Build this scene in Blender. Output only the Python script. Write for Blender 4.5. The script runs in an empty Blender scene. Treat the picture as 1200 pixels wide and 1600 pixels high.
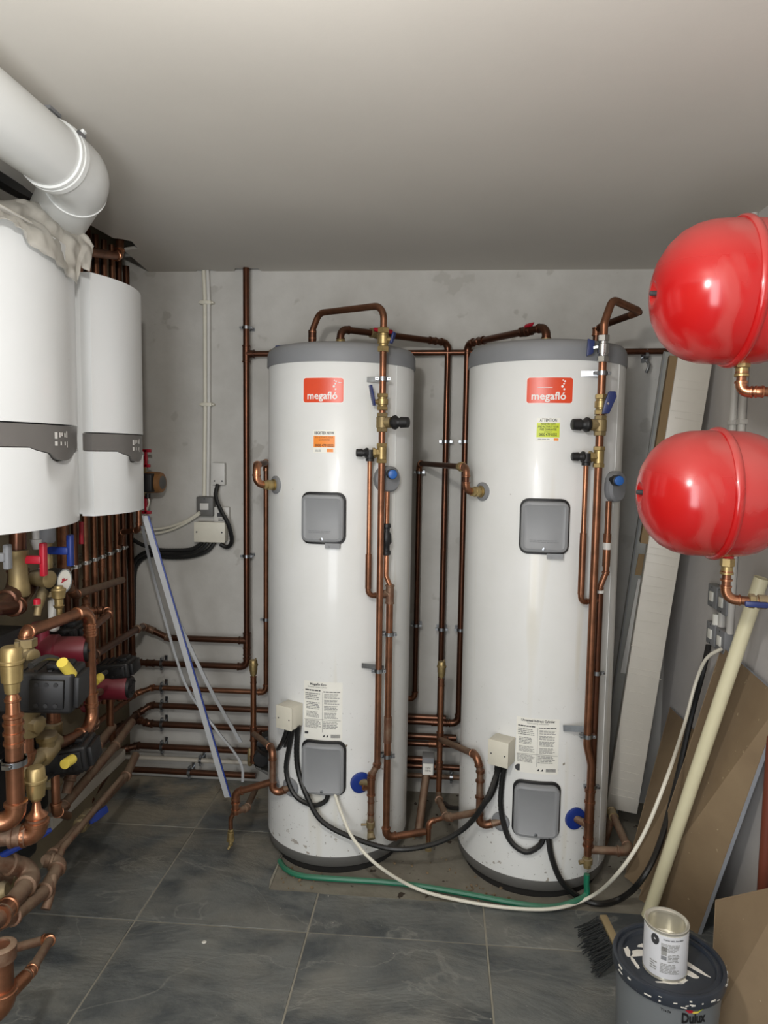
import bpy, bmesh, math, random
from mathutils import Vector, Matrix, noise
random.seed(7)
C = bpy.context.scene.collection
PI = math.pi
V = Vector
# ---------------------------------------------------------------- camera
F, PITCH, YAW, ROLL, H = 1102.7, .0860, -.0790, .0148, 1.6231
fwd = V((math.sin(YAW)*math.cos(PITCH), math.cos(YAW)*math.cos(PITCH), -math.sin(PITCH)))
r0 = V((math.cos(YAW), -math.sin(YAW), 0)); u0 = r0.cross(fwd)
rt = r0*math.cos(ROLL)+u0*math.sin(ROLL); up = u0*math.cos(ROLL)-r0*math.sin(ROLL)
CAM = V((0, 0, H))
cd = bpy.data.cameras.new('camera'); co = bpy.data.objects.new('camera', cd); C.objects.link(co)
cd.sensor_fit = 'VERTICAL'; cd.sensor_height = 36; cd.lens = 36*F/1600; cd.clip_start = .02
m = Matrix((rt, up, -fwd)).transposed().to_4x4(); m.translation = CAM; co.matrix_world = m
bpy.context.scene.camera = co
# ---------------------------------------------------------------- world, lamps, exposure
w = bpy.data.worlds.new('world'); bpy.context.scene.world = w; w.use_nodes = True
w.node_tree.nodes['Background'].inputs[0].default_value = (.8, .84, .9, 1)
w.node_tree.nodes['Background'].inputs[1].default_value = .09
def lamp(name, kind, loc, energy, col, **k):
    l = bpy.data.lights.new(name, kind); l.energy = energy; l.color = col
    rot = k.pop('rot', None)
    for a, b in k.items(): setattr(l, a, b)
    o = bpy.data.objects.new(name, l); o.location = loc
    if rot: o.rotation_euler = rot
    C.objects.link(o); return o
lamp('ceiling_bulb', 'POINT', (-.26, .52, 2.06), 38, (1, .975, .94), shadow_soft_size=.04)
lamp('doorway_daylight', 'AREA', (-.55, -.85, 1.4), 36, (.93, .96, 1), shape='RECTANGLE', size=.8, size_y=1.9, rot=(PI/2, 0, 0))
vs = bpy.context.scene.view_settings
vs.view_transform = 'Standard'; vs.look = 'None'; vs.gamma = 1; vs.use_curve_mapping = False; vs.exposure = 0.34
# ---------------------------------------------------------------- photo to place
def ray(px, py): return fwd + rt*((px-600)/F) - up*((py-800)/F)
def at(px, py, **k):
    (a, v), = k.items(); i = 'XYZ'.index(a); d = ray(px, py)
    return CAM + d*((v-CAM[i])/d[i])
def cy(px, py, c, r):
    d = ray(px, py); a = d.x*d.x+d.y*d.y; b = -2*(d.x*c[0]+d.y*c[1]); cc = c[0]**2+c[1]**2-r*r
    D = b*b-4*a*cc
    if D < 0: t = -b/(2*a)
    else: t = (-b-math.sqrt(D))/(2*a)
    return CAM+d*t
AX = {'x': V((1, 0, 0)), 'y': V((0, 1, 0)), 'z': V((0, 0, 1))}
def mv(p, ax, which, val):
    e = AX[ax] if isinstance(ax, str) else ax
    d = p-CAM; q = rt if which == 'x' else -up
    k = (val-(600 if which == 'x' else 800))/F
    t = (k*d.dot(fwd)-d.dot(q))/(e.dot(q)-k*e.dot(fwd))
    return p+e*t
def route(s, steps):
    P = [V(s)]
    for st in steps.split():
        p = P[-1].copy()
        if '+=' in st: a, v = st.split('+='); p['XYZ'.index(a)] += float(v)
        elif '=' in st: a, v = st.split('='); p['XYZ'.index(a)] = float(v)
        else: p = mv(p, st[0], st[1], float(st[2:]))
        P.append(p)
    return P
# ---------------------------------------------------------------- materials
def sr(r, g, b):
    f = lambda c: (c/255/12.92 if c <= 10 else ((c/255+.055)/1.055)**2.4)
    return (f(r), f(g), f(b), 1)
def mat(name, col, rough=.5, metal=0, col2=None, ns=8, amt=.5, bump=0, bs=60, dust=0, dcol=(150, 140, 122), coat=0, alpha=1, spec=None, rvar=0, speck=None, sps=30, spt=.68):
    m = bpy.data.materials.new(name); m.use_nodes = True; t = m.node_tree; N = t.nodes; L = t.links
    b = N['Principled BSDF']; b.inputs['Roughness'].default_value = rough; b.inputs['Metallic'].default_value = metal
    if coat: b.inputs['Coat Weight'].default_value = coat; b.inputs['Coat Roughness'].default_value = .08
    if spec is not None: b.inputs['Specular IOR Level'].default_value = spec
    if alpha < 1: b.inputs['Alpha'].default_value = alpha
    tc = N.new('ShaderNodeTexCoord'); c1 = sr(*col); out = None
    n = N.new('ShaderNodeTexNoise'); n.inputs['Scale'].default_value = ns; n.inputs['Detail'].default_value = 6; n.inputs['Roughness'].default_value = .6
    L.new(tc.outputs['Object'], n.inputs['Vector'])
    rp = N.new('ShaderNodeMapRange'); rp.inputs[1].default_value = .35; rp.inputs[2].default_value = .68; rp.inputs[4].default_value = amt
    L.new(n.outputs['Fac'], rp.inputs[0])
    mx = N.new('ShaderNodeMix'); mx.data_type = 'RGBA'; mx.inputs[6].default_value = c1; mx.inputs[7].default_value = sr(*col2) if col2 else tuple(x*.82 for x in c1[:3])+(1,)
    L.new(rp.outputs[0], mx.inputs[0]); out = mx.outputs[2]
    if speck:
        n2 = N.new('ShaderNodeTexNoise'); n2.inputs['Scale'].default_value = sps; n2.inputs['Detail'].default_value = 3
        L.new(tc.outputs['Object'], n2.inputs['Vector'])
        g = N.new('ShaderNodeMapRange'); g.inputs[1].default_value = spt; g.inputs[2].default_value = spt+.04; L.new(n2.outputs['Fac'], g.inputs[0])
        mz = N.new('ShaderNodeMix'); mz.data_type = 'RGBA'; mz.inputs[7].default_value = sr(*speck); L.new(g.outputs[0], mz.inputs[0]); L.new(out, mz.inputs[6]); out = mz.outputs[2]
    if dust:
        ge = N.new('ShaderNodeNewGeometry'); sx = N.new('ShaderNodeSeparateXYZ'); L.new(ge.outputs['Normal'], sx.inputs[0])
        g = N.new('ShaderNodeMapRange'); g.inputs[1].default_value = .1; g.inputs[2].default_value = 1; g.inputs[4].default_value = dust
        L.new(sx.outputs[2], g.inputs[0])
        mu = N.new('ShaderNodeMath'); mu.operation = 'MULTIPLY_ADD'; mu.inputs[1].default_value = dust*.35; L.new(rp.outputs[0], mu.inputs[0]); L.new(g.outputs[0], mu.inputs[2]); mu.use_clamp = True
        md = N.new('ShaderNodeMix'); md.data_type = 'RGBA'; md.inputs[7].default_value = sr(*dcol); L.new(mu.outputs[0], md.inputs[0]); L.new(out, md.inputs[6]); out = md.outputs[2]
        mm = N.new('ShaderNodeMapRange'); mm.inputs[3].default_value = metal; mm.inputs[4].default_value = 0; L.new(mu.outputs[0], mm.inputs[0]); L.new(mm.outputs[0], b.inputs['Metallic'])
        mr = N.new('ShaderNodeMapRange'); mr.inputs[3].default_value = rough; mr.inputs[4].default_value = .9; L.new(mu.outputs[0], mr.inputs[0]); L.new(mr.outputs[0], b.inputs['Roughness'])
    L.new(out, b.inputs['Base Color'])
    if bump:
        n3 = N.new('ShaderNodeTexNoise'); n3.inputs['Scale'].default_value = bs; n3.inputs['Detail'].default_value = 5; L.new(tc.outputs['Object'], n3.inputs['Vector'])
        bu = N.new('ShaderNodeBump'); bu.inputs['Strength'].default_value = bump; bu.inputs['Distance'].default_value = .004; L.new(n3.outputs['Fac'], bu.inputs['Height']); L.new(bu.outputs[0], b.inputs['Normal'])
    return m
M_ = dict(
 plaster=mat('grey_white_plaster', (196, 194, 188), .85, col2=(172, 169, 162), ns=3.5, amt=.75, bump=.35, bs=25, speck=(176, 173, 166), sps=9, spt=.66),
 plaster_r=mat('white_painted_plaster', (198, 194, 190), .8, col2=(182, 178, 175), ns=3, amt=.6, bump=.3, bs=30),
 plaster_l=mat('khaki_board_wall', (128, 116, 92), .85, col2=(104, 94, 76), ns=4, amt=.8, bump=.2, bs=25),
 ceil=mat('ceiling_paint', (206, 202, 194), .85, col2=(198, 194, 186), ns=2, amt=.5, bump=.05, bs=90),
 dark=mat('dark_void', (34, 32, 30), .9),
 screed=mat('screed', (138, 133, 120), .8, col2=(116, 110, 97), ns=7, amt=.8, bump=.4, bs=60, speck=(60, 50, 40), sps=22, spt=.66),
 grout=mat('grout', (150, 146, 132), .9, col2=(120, 116, 105), ns=20),
 white=mat('white_enamel', (226, 228, 228), .34, col2=(219, 221, 220), ns=3, amt=.6, coat=.3, speck=(150, 146, 136), sps=26, spt=.755),
 cylw=mat('white_coated_steel', (226, 227, 225), .38, col2=(218, 219, 215), ns=4, amt=.7, coat=.25, speck=(128, 118, 100), sps=22, spt=.745),
 greyp=mat('grey_plastic', (128, 130, 133), .55, col2=(116, 118, 121), ns=6, dust=.35, dcol=(150, 146, 138)),
 greyc=mat('grey_cover', (138, 140, 142), .5, col2=(130, 132, 134), ns=9, amt=.5),
 greyd=mat('dark_grey_plastic', (96, 95, 92), .5, dust=.1),
 band=mat('grey_band', (112, 109, 106), .4),
 black=mat('black_plastic', (14, 14, 16), .5, col2=(24, 24, 25), ns=14, dust=.03),
 blackr=mat('black_conduit', (22, 23, 24), .42, dust=.15, dcol=(110, 104, 94)),
 cud=mat('copper_brown', (104, 66, 48), .3, .85, col2=(74, 46, 34), ns=14, amt=.8, dust=.14),
 cum=mat('copper', (152, 104, 78), .36, .9, col2=(108, 72, 52), ns=16, amt=.9, dust=.1),
 cub=mat('copper_bright', (188, 132, 100), .3, .97, col2=(142, 96, 70), ns=18, amt=.8, dust=.06),
 cudu=mat('copper_dusty', (112, 76, 58), .45, .65, col2=(132, 108, 88), ns=26, amt=.9, dust=.5, dcol=(140, 124, 104), bump=.3, bs=90),
 brass=mat('brass', (184, 162, 112), .4, .85, col2=(146, 126, 82), ns=18, amt=.8, dust=.2),
 brassd=mat('brass_dull', (150, 132, 92), .5, .7, col2=(120, 104, 72), ns=18, amt=.8, dust=.45),
 chrome=mat('chrome', (214, 214, 212), .22, 1, col2=(180, 180, 178), ns=12),
 zinc=mat('zinc', (168, 172, 176), .3, 1, col2=(120, 122, 124), ns=30),
 blue=mat('blue_plastic', (26, 52, 130), .4), knob=mat('blue_knob', (40, 96, 170), .4), navy=mat('dark_blue_lever', (30, 44, 96), .4),
 redv=mat('red_lever', (176, 20, 44), .4), redp=mat('dark_red_paint', (112, 18, 40), .45, dust=.15),
 yellow=mat('yellow_sleeve', (222, 200, 84), .5), orange=mat('bronze_orange', (150, 106, 62), .5, col2=(120, 84, 50), ns=12),
 red=None,
 cream=mat('cream_plastic', (216, 212, 196), .45, dust=.12), creamp=mat('cream_pipe', (226, 220, 186), .38, col2=(214, 207, 172), ns=5),
 sil=mat('grey_white_plastic', (166, 168, 170), .45, dust=.1),
 wplast=mat('white_plastic', (206, 204, 198), .45, dust=.15), wpipe=mat('white_paint_pipe', (186, 180, 168), .5, dust=.3),
 flue=mat('flue_white', (214, 216, 214), .36, col2=(206, 208, 206), ns=4, coat=.1),
 cable=mat('white_cable', (226, 222, 206), .45), green=mat('green_hose', (24, 118, 88), .4, col2=(30, 100, 78), ns=12, dust=.15),
 stick_r=mat('orange_red_print', (224, 74, 36), .35), stick_w=mat('white_label', (236, 235, 226), .5), stick_o=mat('orange_print', (240, 140, 40), .45),
 lime=mat('lime_print', (200, 214, 44), .45), ink=mat('ink', (58, 58, 60), .6), inkg=mat('grey_ink', (150, 150, 146), .6), inkw=mat('white_ink', (238, 236, 232), .5), inkb=mat('black_ink', (22, 22, 24), .5), inkdo=mat('brown_ink', (120, 60, 20), .6), inkdg=mat('olive_ink', (70, 80, 20), .6),
 board=mat('brown_board', (146, 126, 98), .75, col2=(124, 104, 80), ns=3, amt=.9, bump=.15, bs=30, speck=(176, 158, 128), sps=40, spt=.7),
 boarde=mat('board_edge', (158, 162, 168), .8, col2=(136, 140, 148), ns=20),
 wrap=mat('white_wrap', (204, 199, 188), .42, col2=(190, 185, 174), ns=6, bump=.0), card=mat('brown_card', (126, 104, 72), .8, bump=.2),
 clear=mat('clear_wrap', (206, 204, 198), .25, alpha=.62), greyboard=mat('grey_panel', (158, 158, 152), .6, col2=(140, 140, 134), ns=3),
 bucket=mat('grey_bucket', (112, 116, 118), .42, col2=(100, 104, 106), ns=5, speck=(190, 190, 184), sps=26, spt=.74),
 lid=mat('dark_blue_lid', (40, 46, 56), .4, col2=(58, 62, 68), ns=12, amt=.8, speck=(150, 150, 144), sps=36, spt=.72),
 paint=mat('dried_white_paint', (226, 222, 212), .6, bump=.4), tin=mat('tin', (222, 219, 206), .25, .65, col2=(196, 190, 170), ns=10), paper=mat('tin_paper', (214, 215, 218), .5, col2=(200, 201, 206), ns=5),
 wood=mat('handle_wood', (150, 132, 98), .7), bristle=mat('bristles', (40, 42, 42), .8), bag=None, cork=mat('debris', (136, 118, 92), .95),
 redb=mat('red_brown_pipe', (112, 54, 36), .5, dust=.15),
)
def vessel_mat():
    m = mat('red_enamel', (184, 24, 25), .25, col2=(166, 18, 20), ns=3, amt=.6, coat=.15)
    t = m.node_tree; N = t.nodes; L = t.links; b = N['Principled BSDF']; old = b.inputs['Base Color'].links[0].from_socket
    tc = N.new('ShaderNodeTexCoord'); mp = N.new('ShaderNodeMapping'); mp.inputs['Scale'].default_value = (1, 1, .8); L.new(tc.outputs['Object'], mp.inputs[0])
    n = N.new('ShaderNodeTexNoise'); n.inputs['Scale'].default_value = 5.5; n.inputs['Detail'].default_value = 2.5; n.inputs['Roughness'].default_value = .45; n.inputs['Distortion'].default_value = 1.3; L.new(mp.outputs[0], n.inputs['Vector'])
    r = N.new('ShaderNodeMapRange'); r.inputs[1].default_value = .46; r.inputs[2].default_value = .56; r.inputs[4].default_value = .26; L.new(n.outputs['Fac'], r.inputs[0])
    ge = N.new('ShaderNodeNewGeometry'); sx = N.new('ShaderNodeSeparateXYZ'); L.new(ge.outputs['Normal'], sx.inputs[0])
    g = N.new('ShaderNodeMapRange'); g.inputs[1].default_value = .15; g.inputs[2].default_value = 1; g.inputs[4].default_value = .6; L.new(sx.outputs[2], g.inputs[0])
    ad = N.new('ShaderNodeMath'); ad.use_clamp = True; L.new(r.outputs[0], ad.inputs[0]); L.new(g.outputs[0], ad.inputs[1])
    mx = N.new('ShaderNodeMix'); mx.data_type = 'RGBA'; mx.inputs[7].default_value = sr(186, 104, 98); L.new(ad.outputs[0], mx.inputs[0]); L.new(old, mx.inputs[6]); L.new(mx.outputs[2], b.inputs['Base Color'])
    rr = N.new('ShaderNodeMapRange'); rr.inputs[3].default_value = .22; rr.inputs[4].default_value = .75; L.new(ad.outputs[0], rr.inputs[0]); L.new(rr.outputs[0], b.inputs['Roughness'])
    return m
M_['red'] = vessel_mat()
def stains(m):
    t = m.node_tree; N = t.nodes; L = t.links; b = N['Principled BSDF']; old = b.inputs['Base Color'].links[0].from_socket
    g = N.new('ShaderNodeNewGeometry'); sp = N.new('ShaderNodeSeparateXYZ'); L.new(g.outputs['Position'], sp.inputs[0])
    for sc, lo, hi, z0, col, mz in ((42, .68, .71, .30, (122, 106, 84), 1), (80, .70, .73, .9, (110, 102, 90), 1), (9, .62, .74, 2.2, (208, 202, 182), (6, 6, .5))):
        mp = N.new('ShaderNodeMapping'); mp.inputs['Scale'].default_value = mz if mz != 1 else (1, 1, 1); L.new(g.outputs['Position'], mp.inputs[0])
        n = N.new('ShaderNodeTexNoise'); n.inputs['Scale'].default_value = sc if mz == 1 else 2.2; n.inputs['Detail'].default_value = 2; L.new(mp.outputs[0], n.inputs['Vector'])
        r = N.new('ShaderNodeMapRange'); r.inputs[1].default_value = lo; r.inputs[2].default_value = hi; L.new(n.outputs['Fac'], r.inputs[0])
        zz = N.new('ShaderNodeMapRange'); zz.inputs[1].default_value = z0; zz.inputs[2].default_value = .05 if z0 < 2 else 1.2; zz.inputs[4].default_value = .8 if z0 < 2 else .5; L.new(sp.outputs[2], zz.inputs[0])
        mu = N.new('ShaderNodeMath'); mu.operation = 'MULTIPLY'; L.new(r.outputs[0], mu.inputs[0]); L.new(zz.outputs[0], mu.inputs[1])
        mx = N.new('ShaderNodeMix'); mx.data_type = 'RGBA'; mx.inputs[7].default_value = sr(*col); L.new(mu.outputs[0], mx.inputs[0]); L.new(old, mx.inputs[6]); old = mx.outputs[2]
    L.new(old, b.inputs['Base Color'])
stains(M_['cylw'])
def bag_mat():
    m = mat('clear_bag', (212, 208, 198), .3, bump=.5, bs=18)
    t = m.node_tree; N = t.nodes; L = t.links; b = N['Principled BSDF']
    tr = N.new('ShaderNodeBsdfTransparent'); mx = N.new('ShaderNodeMixShader'); mx.inputs[0].default_value = .6
    L.new(tr.outputs[0], mx.inputs[1]); L.new(b.outputs[0], mx.inputs[2]); L.new(mx.outputs[0], N['Material Output'].inputs[0])
    return m
M_['bag'] = bag_mat()
def slate_mat():
    m = mat('slate_tile', (114, 116, 112), .55, col2=(92, 95, 94), ns=2.2, amt=1)
    t = m.node_tree; N = t.nodes; L = t.links; b = N['Principled BSDF']; old = b.inputs['Base Color'].links[0].from_socket
    tc = N.new('ShaderNodeNewGeometry'); oi = N.new('ShaderNodeObjectInfo')
    mp = N.new('ShaderNodeMapping'); mp.inputs['Scale'].default_value = (1.4, 2.6, 1); L.new(tc.outputs['Position'], mp.inputs[0])
    cb = N.new('ShaderNodeCombineXYZ'); ml = N.new('ShaderNodeMath'); ml.operation = 'MULTIPLY'; ml.inputs[1].default_value = 30; L.new(oi.outputs['Random'], ml.inputs[0])
    L.new(ml.outputs[0], cb.inputs[0]); L.new(ml.outputs[0], cb.inputs[1]); L.new(cb.outputs[0], mp.inputs['Location'])
    n = N.new('ShaderNodeTexNoise'); n.inputs['Scale'].default_value = 1.6; n.inputs['Detail'].default_value = 9; n.inputs['Roughness'].default_value = .66; n.inputs['Distortion'].default_value = .35; L.new(mp.outputs[0], n.inputs['Vector'])
    r = N.new('ShaderNodeMapRange'); r.inputs[1].default_value = .46; r.inputs[2].default_value = .60; L.new(n.outputs['Fac'], r.inputs[0])
    mx = N.new('ShaderNodeMix'); mx.data_type = 'RGBA'; mx.inputs[7].default_value = sr(74, 78, 79); L.new(r.outputs[0], mx.inputs[0]); L.new(old, mx.inputs[6])
    # pale dust, thicker towards the back wall, and small specks
    n2 = N.new('ShaderNodeTexNoise'); n2.inputs['Scale'].default_value = 5; n2.inputs['Detail'].default_value = 7; L.new(tc.outputs['Position'], n2.inputs['Vector'])
    r2 = N.new('ShaderNodeMapRange'); r2.inputs[1].default_value = .45; r2.inputs[2].default_value = .8; r2.inputs[4].default_value = .55; L.new(n2.outputs['Fac'], r2.inputs[0])
    m2 = N.new('ShaderNodeMix'); m2.data_type = 'RGBA'; m2.inputs[7].default_value = sr(140, 136, 124); L.new(r2.outputs[0], m2.inputs[0]); L.new(mx.outputs[2], m2.inputs[6])
    n3 = N.new('ShaderNodeTexNoise'); n3.inputs['Scale'].default_value = 55; n3.inputs['Detail'].default_value = 2; L.new(tc.outputs['Position'], n3.inputs['Vector'])
    r3 = N.new('ShaderNodeMapRange'); r3.inputs[1].default_value = .765; r3.inputs[2].default_value = .79; L.new(n3.outputs['Fac'], r3.inputs[0])
    m3 = N.new('ShaderNodeMix'); m3.data_type = 'RGBA'; m3.inputs[7].default_value = sr(190, 186, 172); L.new(r3.outputs[0], m3.inputs[0]); L.new(m2.outputs[2], m3.inputs[6])
    n4 = N.new('ShaderNodeTexNoise'); n4.inputs['Scale'].default_value = 1.1; n4.inputs['Detail'].default_value = 8; n4.inputs['Distortion'].default_value = .8; L.new(mp.outputs[0], n4.inputs['Vector'])
    s4 = N.new('ShaderNodeMath'); s4.operation = 'SUBTRACT'; s4.inputs[1].default_value = .5; L.new(n4.outputs['Fac'], s4.inputs[0]); a4 = N.new('ShaderNodeMath'); a4.operation = 'ABSOLUTE'; L.new(s4.outputs[0], a4.inputs[0])
    r4 = N.new('ShaderNodeMapRange'); r4.inputs[1].default_value = .008; r4.inputs[2].default_value = 0; r4.inputs[4].default_value = .4; L.new(a4.outputs[0], r4.inputs[0])
    m4 = N.new('ShaderNodeMix'); m4.data_type = 'RGBA'; m4.inputs[7].default_value = sr(150, 150, 142); L.new(r4.outputs[0], m4.inputs[0]); L.new(m3.outputs[2], m4.inputs[6])
    sp = N.new('ShaderNodeSeparateXYZ'); L.new(tc.outputs['Position'], sp.inputs[0]); ry = N.new('ShaderNodeMapRange'); ry.inputs[1].default_value = 2.45; ry.inputs[2].default_value = 3.2; L.new(sp.outputs[1], ry.inputs[0])
    r5 = N.new('ShaderNodeMapRange'); r5.inputs[1].default_value = .38; r5.inputs[2].default_value = .6; L.new(n2.outputs['Fac'], r5.inputs[0]); mu = N.new('ShaderNodeMath'); mu.operation = 'MULTIPLY'; L.new(ry.outputs[0], mu.inputs[0]); L.new(r5.outputs[0], mu.inputs[1])
    m5 = N.new('ShaderNodeMix'); m5.data_type = 'RGBA'; m5.inputs[7].default_value = sr(150, 141, 122); L.new(mu.outputs[0], m5.inputs[0]); L.new(m4.outputs[2], m5.inputs[6])
    L.new(m5.outputs[2], b.inputs['Base Color'])
    bu = N.new('ShaderNodeBump'); bu.inputs['Strength'].default_value = .8; bu.inputs['Distance'].default_value = .02; L.new(n.outputs['Fac'], bu.inputs['Height']); L.new(bu.outputs[0], b.inputs['Normal'])
    return m
M_['slate'] = slate_mat()
# ---------------------------------------------------------------- mesh building
class MB:
    def __init__(s): s.v = []; s.f = []
    def add(s, vs, fs):
        o = len(s.v); s.v += [V(a) for a in vs]; s.f += [tuple(i+o for i in f) for f in fs]; return s
    def tube(s, P, r, n=12, cap=True):
        P = [V(p) for p in P]; k = len(P); rr = r if isinstance(r, (list, tuple)) else [r]*k
        T = []
        for i in range(k):
            a = (P[i]-P[i-1]).normalized() if i else (P[1]-P[0]).normalized()
            b = (P[i+1]-P[i]).normalized() if i < k-1 else a
            t = a+b; T.append(t.normalized() if t.length > 1e-6 else a)
        nrm = T[0].orthogonal().normalized(); vs = []; fs = []
        for i in range(k):
            nrm = (nrm-T[i]*nrm.dot(T[i])).normalized(); bn = T[i].cross(nrm)
            for j in range(n):
                a = 2*PI*j/n; vs.append(P[i]+(nrm*math.cos(a)+bn*math.sin(a))*rr[i])
        for i in range(k-1):
            for j in range(n): fs.append((i*n+j, i*n+(j+1) % n, (i+1)*n+(j+1) % n, (i+1)*n+j))
        if cap: fs.append(tuple(range(n-1, -1, -1))); fs.append(tuple((k-1)*n+j for j in range(n)))
        return s.add(vs, fs)
    def lathe(s, o, ax, prof, n=24, closed=False):
        ax = V(ax).normalized(); e1 = ax.orthogonal().normalized()
        if abs(ax.z) > .99: e1 = V((1, 0, 0))
        e2 = ax.cross(e1); o = V(o); vs = []; fs = []; k = len(prof)
        for t, r in prof:
            for j in range(n):
                a = 2*PI*(j+.5)/n; vs.append(o+ax*t+(e1*math.cos(a)+e2*math.sin(a))*max(r, 1e-5))
        for i in range(k-1 if not closed else k):
            i2 = (i+1) % k
            for j in range(n): fs.append((i*n+j, i*n+(j+1) % n, i2*n+(j+1) % n, i2*n+j))
        if not closed: fs.append(tuple(range(n-1, -1, -1))); fs.append(tuple((k-1)*n+j for j in range(n)))
        return s.add(vs, fs)
    def box(s, c, size, X=(1, 0, 0), Y=(0, 1, 0), Z=None):
        X = V(X).normalized(); Y = V(Y).normalized(); Z = V(Z).normalized() if Z else X.cross(Y); c = V(c); a, b, d = [q/2 for q in size]
        vs = [c+X*(a*i)+Y*(b*j)+Z*(d*k) for i in (-1, 1) for j in (-1, 1) for k in (-1, 1)]
        return s.add(vs, [(0, 1, 3, 2), (4, 6, 7, 5), (0, 4, 5, 1), (2, 3, 7, 6), (0, 2, 6, 4), (1, 5, 7, 3)])
    def slab(s, P, nrm, th):
        P = [V(p) for p in P]; nrm = V(nrm).normalized()*th; n = len(P)
        return s.add(P+[p+nrm for p in P], [tuple(range(n-1, -1, -1)), tuple(range(n, 2*n))]+[(i, (i+1) % n, n+(i+1) % n, n+i) for i in range(n)])
    def obj(s, name, m, par=None, bev=0, ang=40, seg=2, flat=False):
        o = V(par['_o']) if par is not None and '_o' in par else V((0, 0, 0))
        me = bpy.data.meshes.new(name); me.from_pydata([tuple(p-o) for p in s.v], [], s.f); me.validate()
        bm = bmesh.new(); bm.from_mesh(me)
        bmesh.ops.recalc_face_normals(bm, faces=bm.faces)
        if bev:
            ed = [e for e in bm.edges if len(e.link_faces) == 2 and e.calc_face_angle(0) > .6]
            bmesh.ops.bevel(bm, geom=ed, offset=bev, segments=seg, affect='EDGES', profile=.5, clamp_overlap=True)
        bm.to_mesh(me); bm.free()
        if not flat:
            for p in me.polygons: p.use_smooth = True
            me.set_sharp_from_angle(angle=math.radians(ang))
        me.materials.append(M_[m] if isinstance(m, str) else m)
        ob = bpy.data.objects.new(name, me); C.objects.link(ob)
        if par is not None: ob.parent = par; ob['_o'] = tuple(o)
        return ob
def thing(name, label, cat, loc, group=None):
    o = bpy.data.objects.new(name, None); C.objects.link(o); o.location = V(loc); o.empty_display_size = .05
    o['label'] = label; o['category'] = cat; o['_o'] = tuple(V(loc))
    if group: o['group'] = group
    return o
def tag(o, label, cat, group=None):
    o['label'] = label; o['category'] = cat
    if group: o['group'] = group
    return o
def struct(o): o['kind'] = 'structure'; return o
def arc(P, R, seg=6):
    P = [V(p) for p in P]; out = [P[0]]; el = []
    for i in range(1, len(P)-1):
        a = (P[i-1]-P[i]); b = (P[i+1]-P[i]); la, lb = a.length, b.length; a.normalize(); b.normalize()
        ang = a.angle(b); t = min(R/math.tan(ang/2) if ang > .05 else 0, la*.48, lb*.48)
        if PI-ang < .03: out.append(P[i]); continue
        Q = []
        Re = t*math.tan(ang/2); cen = P[i]+(a+b).normalized()*(Re/math.sin(ang/2))
        p1 = P[i]+a*t; p2 = P[i]+b*t; v1 = p1-cen; v2 = p2-cen; th = v1.angle(v2)
        for k in range(seg+1):
            s = k/seg; q = (v1*math.sin((1-s)*th)+v2*math.sin(s*th))/math.sin(th); Q.append(cen+q)
        out += Q; el.append((p1+a*.35*t, Q, p2+b*.35*t))
    out.append(P[-1]); return out, el
def run(T, P, r, m, fit=None, R=None, n=12, name='pipe'):
    R = R or (r*2.2 if fit else r*4)
    path, el = arc(P, R)
    MB().tube(path, r, n).obj(name, m, T)
    if fit:
        for a, Q, b in el:
            e = MB(); pts = [a]+Q+[b]; e.tube(pts, r*1.17, n)
            d1 = (a-Q[0]).normalized(); d2 = (b-Q[-1]).normalized()
            for p, d in ((a, d1), (b, d2)): e.lathe(p-d*r*.15, d, [(-r*.25, r*1.17), (-r*.15, r*1.32), (r*.2, r*1.32), (r*.3, r*1.17)], n)
            e.obj('elbow', fit, T)
    return T
def pipe(name, label, P, r, m, fit=None, R=None, cat='pipe', group=None):
    T = thing(name, label, cat, min(P, key=lambda p: p.z), group); return run(T, P, r, m, fit, R)
def ring(T, p, d, r, m, L=None, name='coupling'):
    L = L or r*2.6; d = V(d).normalized()
    MB().lathe(p, d, [(-L/2, r*1.02), (-L/2, r*1.3), (-L/2+r*.35, r*1.3), (-L/2+r*.45, r*1.16), (L/2-r*.45, r*1.16), (L/2-r*.35, r*1.3), (L/2, r*1.3), (L/2, r*1.02)], 14).obj(name, m, T)
def tee(T, p, d, e, r, m, r2=None):
    r2 = r2 or r; d = V(d).normalized(); e = V(e).normalized(); b = MB(); L = r*2.6
    b.lathe(p, d, [(-L, r*1.32), (-L+r*.35, r*1.32), (-L+r*.45, r*1.17), (L-r*.45, r*1.17), (L-r*.35, r*1.32), (L, r*1.32)], 14)
    b.lathe(p, e, [(0, r2*1.17), (L-r*.45, r2*1.17), (L-r*.35, r2*1.32), (L, r2*1.32)], 14); b.obj('tee', m, T)
def hexes(b, p, d, r, segs):
    for t0, t1, rr, n in segs: b.lathe(p, d, [(t0, rr*r*.93), (t0+.08*r, rr*r), (t1-.08*r, rr*r), (t1, rr*r*.93)], n)
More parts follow.
